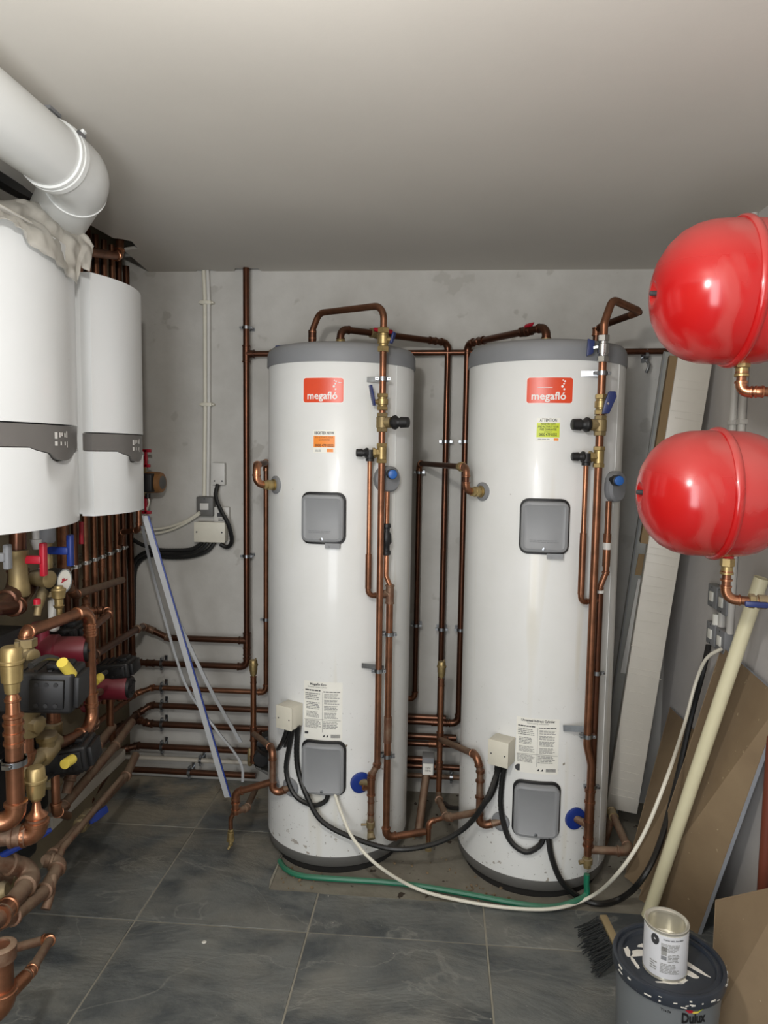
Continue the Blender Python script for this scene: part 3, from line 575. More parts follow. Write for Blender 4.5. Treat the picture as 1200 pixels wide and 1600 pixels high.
for T, X_, ys in ((m1, pm.x, (690, 983)), (m3, pm3.x, (690, 984))):
    for y in ys: clip(T, mv(V((X_, YW, 1)), 'z', 'y', y), (0, 0, 1), W, .0145, reach=.045)
P = [pL2+nL2*.02, V(at(728, 768, Y=pL2.y+nL2.y*.06))]; P.append(mv(P[-1].copy(), 'z', 'y', 730)); q = at(655, 730, Y=YW); q.z = P[-1].z; P.append(q); P.append(V((q.x, YW, at(648, 1092, Y=YW).z))); P.append(P[-1]+V((-.12, 0, 0)))
m0 = pipe('copper_pipe', 'thin copper pipe from right cylinder side port crossing behind two risers then down', P, .0115, 'cud', 'cum')
MB().lathe(pL2, nL2, [(0, .022), (.014, .022), (.016, .017), (.026, .019), (.04, .019), (.042, .016), (.055, .016)], 12).obj('union', 'brass', m0)
MB().lathe(P[2]+(P[3]-P[2]).normalized()*.04, P[3]-P[2], [(0, .018), (.02, .019), (.022, .016), (.04, .016)], 8).obj('compression_nut', 'brass', m0)
for y in (738, 977): clip(m0, mv(P[3].copy(), 'z', 'y', y), (0, 0, 1), W, .0115, reach=.045)
for lab, y0, r_, m in (('copper wall pipe crossing between the cylinders, just below the cross pipe with two risers', 1161, .0135, 'cud'), ('copper wall pipe low between the cylinders, level with the small white actuator', 1196, .014, 'cud'), ('dark copper wall pipe lowest between the cylinders', 1211, .012, 'cudu')):
    a = at(640, y0, Y=YW); T = pipe('wall_pipe', lab, [V((-.28, YW, a.z)), V((.22, YW, a.z))], r_, m); ring(T, mv(a.copy(), 'x', 'x', 677), (1, 0, 0), r_, 'cum', .04)
    if y0 == 1211: clip(T, mv(a.copy(), 'x', 'x', 705), (1, 0, 0), W, r_, reach=.045, side=(0, 0, 1))
# ================================================================ FRONT ASSEMBLIES ON THE CYLINDERS
def offs(c, px, py, d): return cy(px, py, c, RC+d)
def reducing(T, p, r, r2, m, mb='brass'):
    return
# --- left cylinder
s = V((at(488, 540, Y=C1[1]-.02).x, C1[1]-.02, 2.03)); f = offs(C1, 598, 600, .055); X1, Y1 = f.x, f.y
zt = lambda y, X_=None, Y_=None: mv(V((X_, Y_, 1)), 'z', 'y', y).z
a = V((X1, Y1, zt(477, X1, Y1)))
P = [s, V((s.x, s.y, zt(516, s.x, s.y))), V((at(499, 489, Y=s.y-.03).x, s.y-.03, at(499, 489, Y=s.y-.03).z)), a, V((X1, Y1, zt(1192, X1, Y1)))]
A1 = thing('mains_feed_pipe', 'copper feed looping over left cylinder and down its front with gate valve', 'pipe', (X1, Y1, .3))
run(A1, P[:], .0125, 'cum', None, R=.05); MB().tube([s, P[1]], .0165, 12).obj('coupling', 'cud', A1); ring(A1, P[1]-V((0, 0, .02)), (0, 0, 1), .013, 'cum', .03)
ax = lambda y: V((X1, Y1, zt(y, X1, Y1)))
Zd = (0, 0, 1)
valve(A1, ax(531), Zd, .0135, 'brass', V((.3, 0, 1)), 'navy', L=.042, lside=(1, -.35, -.0), ll=1.9)
clip(A1, ax(592), Zd, V((-.2, 1, 0)), .0125, reach=.03, side=(1, .1, 0)); MB().box(ax(592)+V((-.035, .02, .0)), (.05, .004, .018), (1, -.2, 0), (.2, 1, 0)).obj('clip_bracket', 'zinc', A1)
valve(A1, ax(628), Zd, .0135, 'brass', V((-.2, .0, 1)), 'navy', L=.03, lside=(-1, -.5, 0))
b = MB(); hexes(b, ax(660), (0, 0, 1), .0135, [(-.034, -.02, 1.55, 6), (-.02, .02, 1.6, 14), (.02, .034, 1.55, 6)]); b.lathe(ax(660), (1, -.3, 0), [(0, .019), (.03, .02), (.034, .02)], 14); b.obj('reducing_valve', 'brassd', A1)
cap(A1, ax(660)+V((1, -.3, 0)).normalized()*.028, (1, -.3, 0), 1.15)
b = MB(); hexes(b, ax(708), (0, 0, 1), .0135, [(-.036, -.022, 1.5, 6), (-.022, .022, 1.3, 14), (.022, .036, 1.5, 6)]); b.lathe(ax(708), (-1, -.25, 0), [(0, .016), (.022, .016), (.024, .02), (.034, .02)], 6); b.obj('relief_tee', 'brass', A1)
dL = V((-1, -.25, 0)).normalized(); rp = mv(ax(708), dL, 'x', 578)
cap(A1, rp+dL*-.004, dL, .85); MB().lathe(rp+V((0, 0, .012)), (0, 0, -1), [(0, .018), (.03, .018), (.032, .015), (.042, .015)], 12).obj('relief_body', 'black', A1)
# discharge from relief valve
q0 = rp-V((0, 0, .03)); q1 = V((q0.x, q0.y, zt(931, q0.x, q0.y))); tj = V((X1+.028, Y1+.03, q1.z)); tj.x = mv(V((X1, Y1+.03, q1.z)), 'x', 'x', 609).x
D1 = thing('discharge_pipe', 'small copper discharge pipe with a black tundish, right front of left cylinder', 'pipe', (tj.x, tj.y, .1))
run(D1, [q0, q1, tj], .0085, 'cub', 'cum', R=.022); MB().tube([mv(q0.copy(), 'z', 'y', 866), q1+V((0, 0, .028))], .0115, 12).obj('sleeve', 'cum', D1); MB().tube([q1+V((.03, .005, 0)), tj], .0095, 12).obj('sleeve', 'cudu', D1)
t0 = V((mv(V((X1, tj.y, 1.3)), 'x', 'x', 604).x, tj.y, 0))
td = lambda y: V((t0.x, t0.y, zt(y, t0.x, t0.y)))
Q = [td(768), td(900), V((tj.x, tj.y, zt(915, tj.x, tj.y))), V((tj.x, tj.y, zt(1309, tj.x, tj.y)))]
run(D1, Q[:3]+[Q[2]-V((0, 0, .02))], .0095, 'cub', None, R=.03)
MB().lathe(td(818), (0, 0, -1), [(0, .013), (.01, .016), (.014, .016), (.016, .012), (.03, .011), (.04, .017), (.07, .019), (.08, .012), (.1, .012), (.102, .016), (.115, .016), (.118, .012)], 14).obj('tundish', 'black', D1)
fp = Q[3]; ends = [Q[2]-V((0, 0, .0)), fp, V((at(664, 1311, Y=fp.y+.06).x, fp.y+.06, fp.z))]
run(D1, ends, .0135, 'cum', 'cum', R=.03)
tee(D1, V((tj.x, tj.y, q1.z)), Zd, (-1, 0, 0), .0135, 'cudu')
for y in (991, 1181): clip(D1, V((tj.x, tj.y, zt(y, tj.x, tj.y))), Zd, V((-.5, 1, 0)), .0135, reach=.012, side=(1, 0.1, 0))
MB().lathe(V((tj.x, tj.y, zt(1140, tj.x, tj.y))), Zd, [(-.05, .0137), (-.05, .0155), (.05, .0155), (.05, .0137)], 14).obj('tape_wrap', 'cudu', D1)
clip(A1, ax(1048), Zd, V((-.2, 1, 0)), .0125, reach=.03, side=(1, .1, 0)); MB().box(ax(1045)+V((-.038, .015, .004)), (.055, .004, .018), (1, -.2, 0), (.2, 1, 0)).obj('clip_bracket', 'zinc', A1)
# lower part: jog into the blue ringed cold feed
l0 = ax(1185); l1 = ax(1195); g = mv(V((X1, Y1-.0, ax(1222).z)), 'x', 'x', 580)
L1 = [l0, l1, V((g.x, g.y, zt(1212, g.x, g.y))), V((g.x, g.y, zt(1296, g.x, g.y)))]
run(A1, L1, .0125, 'cudu', 'cum', R=.02)
gg = V((g.x, g.y, zt(1224, g.x, g.y))); MB().tube([pB1+nB1*.0, V((gg.x-.0, gg.y, gg.z))], .0125, 12).obj('cold_feed_stub', 'brassd', A1); tee(A1, gg-V((0, 0, .015)), Zd, (pB1-gg), .0125, 'cum')
ring(A1, V((g.x, g.y, zt(1262, g.x, g.y))), Zd, .0105, 'cum', .05)
b = MB(); gb = V((g.x, g.y, zt(1288, g.x, g.y))); hexes(b, gb, (0, 0, 1), .011, [(-.03, -.012, 1.2, 6), (-.012, .012, 1.5, 14), (.012, .03, 1.2, 6)]); b.lathe(gb-V((0, 0, .034)), V((.2, -.6, -.6)), [(0, .012), (.014, .015), (.022, .016), (.022, .006)], 12); b.tube([gb, gb+V((-.035, -.01, .002))], .005, 8); b.obj('drain_cock', 'brassd', A1)
# --- right cylinder
s = V((at(931, 540, Y=C2[1]).x, C2[1], 2.03)); f = offs(C2, 937, 680, .045); X2, Y2 = f.x, f.y
bx = lambda y: V((X2, Y2, zt(y, X2, Y2)))
A2 = thing('mains_feed_pipe', 'copper feed with chrome valve forming a triangular loop above right cylinder', 'pipe', (X2, Y2, .3))
k1 = V((s.x, s.y, zt(512, s.x, s.y))); k2 = at(1000, 487, Y=Y2+.12); k3 = at(957, 468, Y=Y2+.02)
run(A2, [s, k1, k2], .0125, 'cud', None, R=.03); run(A2, [k1+(k2-k1)*.8, k2, k3, bx(505), bx(720)], .0135, 'cum', None, R=.03); ring(A2, k1-V((0, 0, .015)), Zd, .013, 'cum', .03)
valve(A2, bx(545), Zd, .0125, 'chrome', None, L=.045); q = bx(541)
o = MB().lathe(q, V((-1, .2, -.15)), [(0, .009), (.04, .009)], 8).obj('check_nut', 'chrome', A2); c = MB(); qq = q+V((-.042, .01, -.004)); c.slab([qq+V((-.012, 0, -.03)), qq+V((.01, 0, -.02)), qq+V((.014, 0, .022)), qq+V((-.01, 0, .03))], (0, -1, 0), .012); c.obj('lever', 'navy', A2, bev=.003)
clip(A2, bx(583), Zd, V((-.2, 1, 0)), .0135, reach=.03, side=(1, .1, 0)); MB().box(bx(583)+V((-.04, .02, .0)), (.06, .004, .018), (1, -.2, 0), (.2, 1, 0)).obj('clip_bracket', 'zinc', A2)
valve(A2, bx(632), Zd, .0135, 'brass', None, L=.034); c = MB(); q = bx(634)+V((.008, -.028, 0)); c.slab([q+V((-.012, 0, -.03)), q+V((.012, 0, -.028)), q+V((.034, 0, .028)), q+V((.03, 0, .046)), q+V((.008, 0, .046)), q+V((-.004, 0, .012))], (0, -1, 0), .014); c.obj('lever', 'navy', A2, bev=.003); MB().lathe(q+V((.006, -.014, .005)), (0, -1, 0), [(0, .005), (.002, .004)], 10).obj('screw', 'chrome', A2)
b = MB(); hexes(b, bx(665), (0, 0, 1), .0135, [(-.034, -.02, 1.55, 6), (-.02, .02, 1.6, 14), (.02, .034, 1.55, 6)]); b.lathe(bx(664), (-1, -.2, .0), [(0, .019), (.03, .02), (.034, .02)], 14); b.obj('reducing_valve', 'brassd', A2)
cap(A2, bx(664)+V((-1, -.2, .0)).normalized()*.026, (-1, -.2, 0), 1.15)
b = MB(); hexes(b, bx(714), (0, 0, 1), .0135, [(-.036, -.022, 1.5, 6), (-.022, .022, 1.3, 14), (.022, .036, 1.5, 6)]); b.lathe(bx(714), (-1, -.15, 0), [(0, .016), (.022, .016), (.024, .02), (.034, .02)], 6); b.obj('relief_tee', 'brass', A2)
dL = V((-1, -.15, 0)).normalized(); rp = mv(bx(714), dL, 'x', 916); cap(A2, rp-dL*.004, dL, .85); MB().lathe(rp+V((0, 0, .012)), (0, 0, -1), [(0, .018), (.03, .018), (.032, .015), (.042, .015)], 12).obj('relief_body', 'black', A2)
q0 = rp-V((0, 0, .03)); q1 = V((q0.x, q0.y, zt(941, q0.x, q0.y)))
D2 = thing('discharge_pipe', 'small copper discharge pipe with white tape, right front of right cylinder', 'pipe', (X2+.03, Y2+.04, .2))
yb = Y2+.045; xb = mv(V((X2, yb, 1)), 'x', 'x', 934.5).x; db = lambda y: V((xb, yb, zt(y, xb, yb)))
# pipes lean a little in the photograph because the discharge runs outward at the top
run(D2, [q0, q1, V((xb, yb, q1.z))], .0085, 'cub', 'cum', R=.022); MB().tube([mv(q0.copy(), 'z', 'y', 833), q1+V((0, 0, .028))], .0115, 12).obj('sleeve', 'cum', D2)
xt = mv(V((X2, yb, 1.5)), 'x', 'x', 952).x; dt = lambda y: V((xt, yb, zt(y, xt, yb)))
run(D2, [dt(783), dt(895), db(918), db(1335)], .0105, 'cum', 'cum', R=.018); MB().tube([dt(834), dt(885)], .0135, 12).obj('sleeve', 'cum', D2); MB().tube([db(926), db(1320)], .0135, 12).obj('sleeve', 'cud', D2)
MB().lathe(dt(853), Zd, [(-.012, .0138), (-.012, .0146), (.012, .0146), (.012, .0138)], 14).obj('tape_wrap', 'wplast', D2); MB().lathe(db(924), Zd, [(-.005, .012), (-.005, .016), (.005, .016), (.005, .012)], 14).obj('tape_wrap', 'wplast', D2)
for y in (1051, 1229): clip(D2, db(y), Zd, V((-.5, 1, 0)), .0135, reach=.012, side=(1, .1, 0))
r2_ = [bx(715), bx(1000), bx(1160)]; g = mv(V((X2, Y2+.0, bx(1190).z)), 'x', 'x', 924)
zz = lambda y: V((g.x, Y2, zt(y, g.x, Y2)))
run(A2, [bx(718), bx(1165), zz(1195), zz(1335)], .0135, 'cum', None, R=.06)
MB().tube([zz(1235), zz(1318)], .0165, 14).obj('sleeve', 'cum', A2)
for y in (1236, 1253, 1283, 1310, 1321): MB().lathe(zz(y), Zd, [(-.003, .015), (-.003, .0195), (.003, .0195), (.003, .015)], 14).obj('solder_ring', 'cum', A2)
clip(A2, bx(1150), Zd, V((-.2, 1, 0)), .0135, reach=.035, side=(1, .1, 0)); MB().box(bx(1142)+V((-.05, .0, .006)), (.07, .004, .022), (1, -.25, .1), (.2, 1, 0)).obj('clip_bracket', 'zinc', A2)
MB().tube([pB2, V((g.x, Y2, zz(1290).z))], .0135, 12).obj('cold_feed_stub', 'cudu', A2)
b = MB(); gb = zz(1345); hexes(b, gb, (0, 0, 1), .011, [(-.025, -.01, 1.3, 6), (-.01, .01, 1.7, 14), (.01, .025, 1.2, 6)]); b.tube([gb, gb+V((-.03, -.01, -.002))], .008, 8); b.obj('drain_cock', 'brassd', A2)
ring(A2, zz(1330), Zd, .0105, 'cum', .03)
yy = Y2+.02; st = V((g.x+.01, yy, zt(1327, g.x, yy))); e1 = mv(st.copy(), 'x', 'x', 984); e2 = V((mv(V((e1.x, D-.12, .1)), 'x', 'x', 955).x, D-.25, e1.z)); e2 = at(957, 1272, Z=e1.z); e2.y = min(e2.y, D-.1)
rl = pipe('floor_pipe', 'dusty copper pipe from right cylinder feed turning back to the wall near the white box', [st, e1, e2], .0148, 'cudu', 'cudu'); ring(rl, e2, (e2-e1), .0148, 'brassd', .05)
MB().tube([e2, V((e2.x-.02, e2.y+.03, .06)), V((e2.x-.02, D, .06))], .0148, 12).obj('wall_tail', 'cudu', rl)
# --- vented flow pipes standing beside each cylinder
def vented(label, vx, vy0, vy1, Yv, ptee, arm, port, pn, low, m='cub'):
    base = at(vx, vy1, Y=Yv); T = thing('vented_pipe', label, 'pipe', (base.x, base.y, .05))
    v0 = mv(base.copy(), 'z', 'y', vy0); MB().tube([base, V((base.x, Yv, v0.z+.002))], .0075, 12).obj('pipe', 'cub', T); vent(T, v0, .0175)
    t = mv(base.copy(), 'z', 'y', ptee); MB().tube([base+V((0, 0, .0)), mv(base.copy(), 'z', 'y', low)], .0125, 12).obj('pipe', m, T)
    tee(T, t, (0, 0, 1), (1, -.2, 0), .0125, 'cum'); ring(T, base, (0, 0, 1), .011, 'cum', .03); ring(T, mv(t.copy(), 'z', 'y', ptee+40), (0, 0, 1), .0125, 'cum', .03)
    run(T, [t]+arm+[port], .0125, 'cudu', 'cum', R=.026)
    return T, mv(base.copy(), 'z', 'y', low)
Yv = 2.92
aY = pK1.y+.0
ar = [at(426, 1170, Y=aY)]; ar.append(V((ar[0].x, aY, zt(1243, ar[0].x, aY)))); ar[0].z = zt(1170, ar[0].x, aY); pp = V(pK1); 
VT1, e_ = vented('brass air vent on bright copper riser, left of the orange-noticed cylinder', 396, 1056, 1062, Yv, 1146, ar, V(pK1), nK1, 1192)
# pump head and lower branch of the left vented pipe
q = at(410, 1180, Y=Yv+.03)
zv = thing('zone_pump', 'black pump tangled in cables low behind the left cylinder edge', 'pump', q); b = MB(); b.lathe(q, (.2, -1, 0), [(-.05, .04), (.0, .045), (.03, .045), (.04, .035)], 18); b.obj('motor', 'black', zv); MB().box(q+V((.0, .02, .05)), (.075, .07, .06), (1, .3, .5), (-.3, 1, 0)).obj('terminal_box', 'black', zv, bev=.006)
MB().box(q+V((.012, -.0, -.062)), (.08, .05, .014), (.9, 0, -.5), (0, 1, 0)).obj('mounting_plate', 'greyd', zv, bev=.002)
MB().lathe(q+V((-.055, 0, -.01)), (0, 0, 1), [(-.04, .008), (-.03, .012), (.03, .012), (.04, .008)], 12).obj('pump_body', 'brassd', zv)
lo = [at(424, 1222, Y=ar[1].y), at(368, 1238, Y=2.60)]; lo.append(V((lo[1].x, lo[1].y, zt(1272, lo[1].x, lo[1].y))))
DR = pipe('drain_pipe', 'bright copper drain pipe hanging over the tiles with brass drain cock, left of left cylinder', lo, .0135, 'cum', 'cum', R=.03)
dr2 = lo[2]; run(DR, [dr2+V((0, 0, .02)), dr2+V((-.02, 0, -.02)), V((dr2.x-.02, dr2.y, zt(1295, dr2.x, dr2.y)))], .009, 'cum')
run(DR, [dr2+V((0, 0, .01)), dr2+V((.03, .05, .0)), at(400, 1232, Y=2.9)], .0125, 'cudu', 'cudu')
for y in (1254, 1265): MB().lathe(V((dr2.x, dr2.y, zt(y, dr2.x, dr2.y))), Zd, [(-.003, .013), (-.003, .018), (.003, .018), (.003, .013)], 14).obj('solder_ring', 'cub', DR)
gb = V((dr2.x-.02, dr2.y, zt(1306, dr2.x, dr2.y))); b = MB(); hexes(b, gb, (0, 0, 1), .010, [(-.012, .014, 1.3, 14), (-.022, -.01, 1.6, 6), (.014, .026, 1.1, 6), (-.04, -.022, .9, 12)]); b.obj('drain_cock', 'brass', DR); 
MB().tube([gb-V((0, 0, .035)), gb-V((.008, .01, .052))], .005, 8).obj('drain_tail', 'brass', DR)
aY = pK2.y
ar = [at(745, 1180, Y=aY)]; ar.append(V((mv(V((ar[0].x, aY, .6)), 'x', 'x', 752).x, aY, zt(1205, ar[0].x, aY)))); ar.append(V((ar[1].x, aY, zt(1292, ar[1].x, aY))))
VT2, e_ = vented('brass air vent on copper riser standing between the two cylinders', 689.5, 1059, 1066, 2.92, 1155, ar, V(pK2), nK2, 1240)
for y in (1210, 1235, 1262): MB().lathe(V((ar[1].x, aY, zt(y+10, ar[1].x, aY))), Zd, [(-.003, .012), (-.003, .017), (.003, .017), (.003, .012)], 14).obj('solder_ring', 'cum', VT2)
lw = [e_, V((e_.x, 2.92, zt(1272, e_.x, 2.92)))]; k = at(698, 1278, Y=2.62); lw[1] = at(686, 1250, Y=2.84); lw.append(k); lw.append(cy(752, 1268, C2, RC+.012)) 
run(VT2, lw, .0135, 'cudu', 'cudu', R=.03)
dd0 = [at(692, 1278, Y=2.66), at(670, 1284, Y=2.64)]; dd0.append(V((dd0[1].x, 2.64, zt(1320, dd0[1].x, 2.64))))
run(VT2, dd0, .0095, 'cum', 'cum', R=.02)
gb = dd0[2]; b = MB(); hexes(b, gb, (0, 0, 1), .009, [(-.01, .012, 1.3, 14), (-.022, -.01, 1.6, 6), (.012, .022, 1.1, 6)]); b.obj('drain_cock', 'brassd', VT2)
# small white actuator and thick dusty pipe beneath it
q = at(669, 1192, Y=3.02); AC = thing('actuator', 'small white labelled valve actuator between the cylinders, low on the pipes', 'actuator', q)
MB().box(q, (.052, .07, .075)).obj('housing', 'greyp', AC, bev=.003); MB().box(q+V((-.0, -.037, -.012)), (.044, .004, .05)).obj('label_plate', 'stick_w', AC); text('230V\n50Hz', Spl(q+V((0, -.039, -.012)), (1, 0, 0), (0, 0, 1)), .011, 'ink', AC)
p0 = at(666, 1210, Y=3.0); p1 = at(653, 1306, Y=2.83); pipe('waste_pipe', 'thick dusty grey pipe sloping down below the small white actuator', [p0, p1], .0175, 'cudu', None)
# ================================================================ CABLES, HOSES
def smooth(P, n=6):
    P = [V(p) for p in P]; out = []
    for i in range(len(P)-1):
        p0 = P[max(i-1, 0)]; p1 = P[i]; p2 = P[i+1]; p3 = P[min(i+2, len(P)-1)]
        for k in range(n):
            t = k/n; out.append(.5*((2*p1)+(p2-p0)*t+(2*p0-5*p1+4*p2-p3)*t*t+(3*p1-p0-3*p2+p3)*t**3))
    return out+[P[-1]]
def cabl(name, label, cat, P, r_, m, group=None, rib=False):
    T = smooth(P); rr = r_
    if rib:
        Q = []; 
        for i in range(len(T)-1):
            L = (T[i+1]-T[i]).length; k = max(1, int(L/.006))
            for j in range(k): Q.append(T[i]+(T[i+1]-T[i])*(j/k))
        T = Q+[T[-1]]; rr = [r_*(1.0 if i % 2 else .9) for i in range(len(T))]
    o = MB().tube(T, rr, 8).obj(name, m); return tag(o, label, cat, group)
o1 = lambda x, y, d=.03: offs(C1, x, y, d); o2 = lambda x, y, d=.03: offs(C2, x, y, d)
g_ = 'black conduits below the left junction box'
cabl('conduit', 'black conduit looping from left junction box into the lower grey cover', 'conduit', [o1(458, 1134, .03), o1(452, 1165, .02), o1(447, 1205, .018), o1(460, 1242, .02), o1(488, 1258, .02), o1(508, 1252, .02), o1(513, 1238, .02)], .0095, 'blackr', rib=True)
y6 = .02
cabl('conduit', 'long black conduit drooping from left junction box across to right junction box', 'conduit', [o1(466, 1134, .03), o1(463, 1170, .02), o1(466, 1205, .018), o1(480, 1245, .035), o1(505, 1285, .04), o1(560, 1312, .05), at(620, 1327, Y=2.54), at(680, 1318, Y=2.52), at(728, 1292, Y=2.50), at(760, 1250, Y=2.47), o2(776, 1210, .03), o2(784, 1190, .03)], .0105, 'blackr', rib=True)
cabl('conduit', 'black conduit leaving left junction box toward the pump behind', 'conduit', [o1(450, 1134, .03), o1(440, 1162, .02), at(425, 1180, Y=2.78), at(408, 1175, Y=2.9), at(397, 1160, Y=2.95)], .009, 'blackr', rib=True)
cabl('conduit', 'second black conduit behind the first, left junction box to pump', 'conduit', [o1(455, 1134, .02), o1(449, 1160, .01), at(430, 1190, Y=2.82), at(405, 1200, Y=2.95), at(395, 1180, Y=2.95)], .009, 'blackr', rib=True)
cabl('conduit', 'black conduit looping from right junction box into its lower grey cover', 'conduit', [o2(790, 1192, .03), o2(784, 1225, .02), o2(783, 1265, .02), o2(795, 1310, .022), o2(820, 1331, .025), o2(842, 1322, .022), o2(850, 1306, .02)], .0105, 'blackr', rib=True)
cabl('conduit', 'short black conduit from right junction box down behind the copper arm', 'conduit', [o2(777, 1192, .03), o2(774, 1225, .02), o2(760, 1252, .03), at(735, 1262, Y=2.72), at(705, 1262, Y=2.8), at(694, 1255, Y=2.85)], .0105, 'blackr', rib=True)
fz = lambda x, y, z=.012: at(x, y, Z=z)
cabl('power_cable', 'thick black cable from right lower grey cover, sagging then rising along the leaning boards', 'cable', [o2(857, 1306, .02), o2(862, 1340, .03), o2(878, 1378, .035), fz(905, 1402, .02), fz(935, 1412, .014), fz(970, 1404, .014), at(1002, 1375, Y=2.40), at(1030, 1320, X=.80), at(1056, 1225, X=.90), at(1080, 1120, X=.97), at(1098, 1050, X=1.0), at(1107, 1008, X=1.03)], .0105, 'blackr')
cabl('power_cable', 'thin white cable from left lower cover across the floor up to grey switch', 'cable', [o1(523, 1240, .025), o1(535, 1275, .05), at(553, 1312, Y=2.46), at(590, 1352, Y=2.42), fz(650, 1388, .02), fz(720, 1407, .024), fz(800, 1419, .024), fz(870, 1419, .026), fz(925, 1400, .05), at(965, 1365, Y=2.26), at(1005, 1305, Y=2.25), at(1042, 1215, Y=2.30), at(1070, 1130, X=.90), at(1086, 1070, X=.95), at(1103, 1030, X=.97), at(1127, 1014, X=1.0)], .0062, 'cable')
cabl('hose', 'green garden hose lying along the tile edge in front of both cylinders', 'hose', [fz(437, 1345, .0), fz(447, 1358, .004), fz(470, 1368, .008), fz(520, 1373, .012), fz(600, 1378, .012), fz(660, 1385, .012), fz(730, 1397, .012), fz(810, 1412, .012), fz(860, 1417, .014), fz(893, 1410, .03), zz(1398)+V((0, 0, 0)), zz(1380), zz(1366)], .0105, 'green')
# ================================================================ LEANING PLASTIC LENGTHS
def strip(label, P, w_, m, m2=None, grp=None):
    T = thing('plastic_trim', label, 'trim', P[-1], grp); T_ = smooth(P, 5) if len(P) > 2 else P
    b = MB(); vs = []; fs = []; n = len(T_); e = V((1, .25, 0)).normalized(); d = V((.2, -1, 0)).normalized()*.008
    for p in T_: vs += [p-e*w_/2, p+e*w_/2, p+e*w_/2-d, p-e*w_/2-d]
    for i in range(n-1):
        for j in range(4): fs.append((i*4+j, i*4+(j+1) % 4, i*4+4+(j+1) % 4, i*4+4+j))
    fs += [(0, 1, 2, 3), (n*4-1, n*4-2, n*4-3, n*4-4)]; b.add(vs, fs).obj('profile', m, T)
    if m2:
        vs = [];
        for p in T_: vs += [p+e*(w_/2-.001), p+e*(w_/2+.005), p+e*(w_/2+.005)-d*1.2, p+e*(w_/2-.001)-d*1.2]
        MB().add(vs, fs).obj('blue_film', m2, T)
    return T
strip('straight grey-white plastic length with blue edge, propped in the left corner', [at(226, 806, X=-1.13), at(355, 1246, Y=2.70)], .021, 'sil', 'blue')
strip('flexible white plastic length bowing down to the right end of the corner bundle', smooth([at(232, 830, X=-1.14), at(275, 960, Y=2.99), at(325, 1070, Y=3.0), at(376, 1160, Y=3.0)], 3), .016, 'sil')
strip('thin white plastic length with its end low beside the black pump', smooth([at(222, 822, X=-1.18), at(241, 905, Y=3.0), at(286, 1060, Y=3.0), at(330, 1130, Y=2.98), at(374, 1188, Y=2.96), at(379, 1222, Y=2.94)], 3), .011, 'sil')
# ================================================================ LEFT BACK WALL ELECTRICS
ycd = D-.016
cp = [at(321, 424, Y=ycd), at(323, 468, Y=ycd), at(323.5, 632, Y=ycd), at(322, 775, Y=ycd)]
cp[0].z = 2.46
CD = thing('cable_conduit', 'pair of white conduits down the back wall left of the copper riser', 'conduit', cp[-1])
for dx, m in ((-.009, 'cream'), (.009, 'wplast')):
    MB().tube([p+V((dx, 0, 0)) for p in cp], .0092, 12).obj('conduit_tube', m, CD)
for y in (473, 632):
    q = mv(cp[2].copy(), 'z', 'y', y); b = MB(); b.box(q+V((0, .0, 0)), (.05, .03, .016)); b.lathe(q+V((-.03, -.008, 0)), (0, 1, 0), [(0, .005), (.02, .007)], 8); b.lathe(q+V((.03, -.008, 0)), (0, 1, 0), [(0, .005), (.02, .007)], 8); b.obj('saddle_clip', 'cream', CD, bev=.001)
def wbox(name, label, cat, x0, y0, x1, y1, dep, m, bev=.003, rc=None):
    a = at(x0, y0, Y=D-dep); b = at(x1, y1, Y=D-dep); c_ = (a+b)/2; T = thing(name, label, cat, (c_.x, D, min(a.z, b.z)))
    MB().box((c_.x, D-dep/2, c_.z), (abs(b.x-a.x), dep, abs(a.z-b.z))).obj('body', m, T, bev=bev); return T, c_, abs(b.x-a.x), abs(a.z-b.z)
T, c_, w_, h_ = wbox('isolator_switch', 'dark grey isolator switch with white rocker at the foot of the conduits', 'switch', 306, 776, 333, 807, .045, 'greyd', .006)
MB().box((c_.x, D-.048, c_.z), (w_*.5, .006, h_*.34)).obj('rocker', 'wplast', T, bev=.001); MB().lathe((c_.x, D-.046, c_.z+h_*.4), (0, -1, 0), [(0, .003), (.001, .003)], 8).obj('screw', 'ink', T)
T, c_, w_, h_ = wbox('junction_box', 'small white connection box on back wall with two screws, above the black loop', 'box', 331, 723, 351, 758, .03, 'wplast'); 
for s in (-1, 1): MB().lathe((c_.x+s*w_*.3, D-.0305, c_.z-h_*.32), (0, -1, 0), [(0, .004), (.0015, .004)], 8).obj('screw', 'ink', T)
T, c_, w_, h_ = wbox('thermostat', 'white controller with dark display beside the grey isolator switch', 'controller', 334, 792, 358, 817, .025, 'wplast'); MB().box((c_.x-w_*.1, D-.026, c_.z+.0), (w_*.35, .003, h_*.25)).obj('display', 'ink', T); lines(Spl(V((c_.x, D-.0255, c_.z)), (1, 0, 0), (0, 0, 1)), -w_*.2, w_*.2, -h_*.2, -h_*.4, 2, 'ink', T, .5)
T, c_, w_, h_ = wbox('junction_box', 'wide cream junction box below the isolator with black conduits underneath', 'box', 304, 816, 351, 847, .06, 'cream'); MB().box((c_.x, D-.0625, c_.z), (w_+.004, .005, h_+.004)).obj('box_lid', 'cream', T, bev=.001)
for s in (-1, 1): MB().lathe((c_.x+s*w_*.42, D-.065, c_.z+.0), (0, -1, 0), [(0, .004), (.0015, .004)], 8).obj('screw', 'ink', T)
wy = lambda x, y, d=.03: at(x, y, Y=D-d)
cabl('conduit', 'black conduit looping from small white connection box round to wide cream box', 'conduit', [wy(340, 757), wy(337, 775, .05), wy(344, 795, .06), wy(357, 820, .06), wy(362, 845, .05), wy(355, 855, .04), wy(344, 850, .04)], .0105, 'blackr', rib=True)
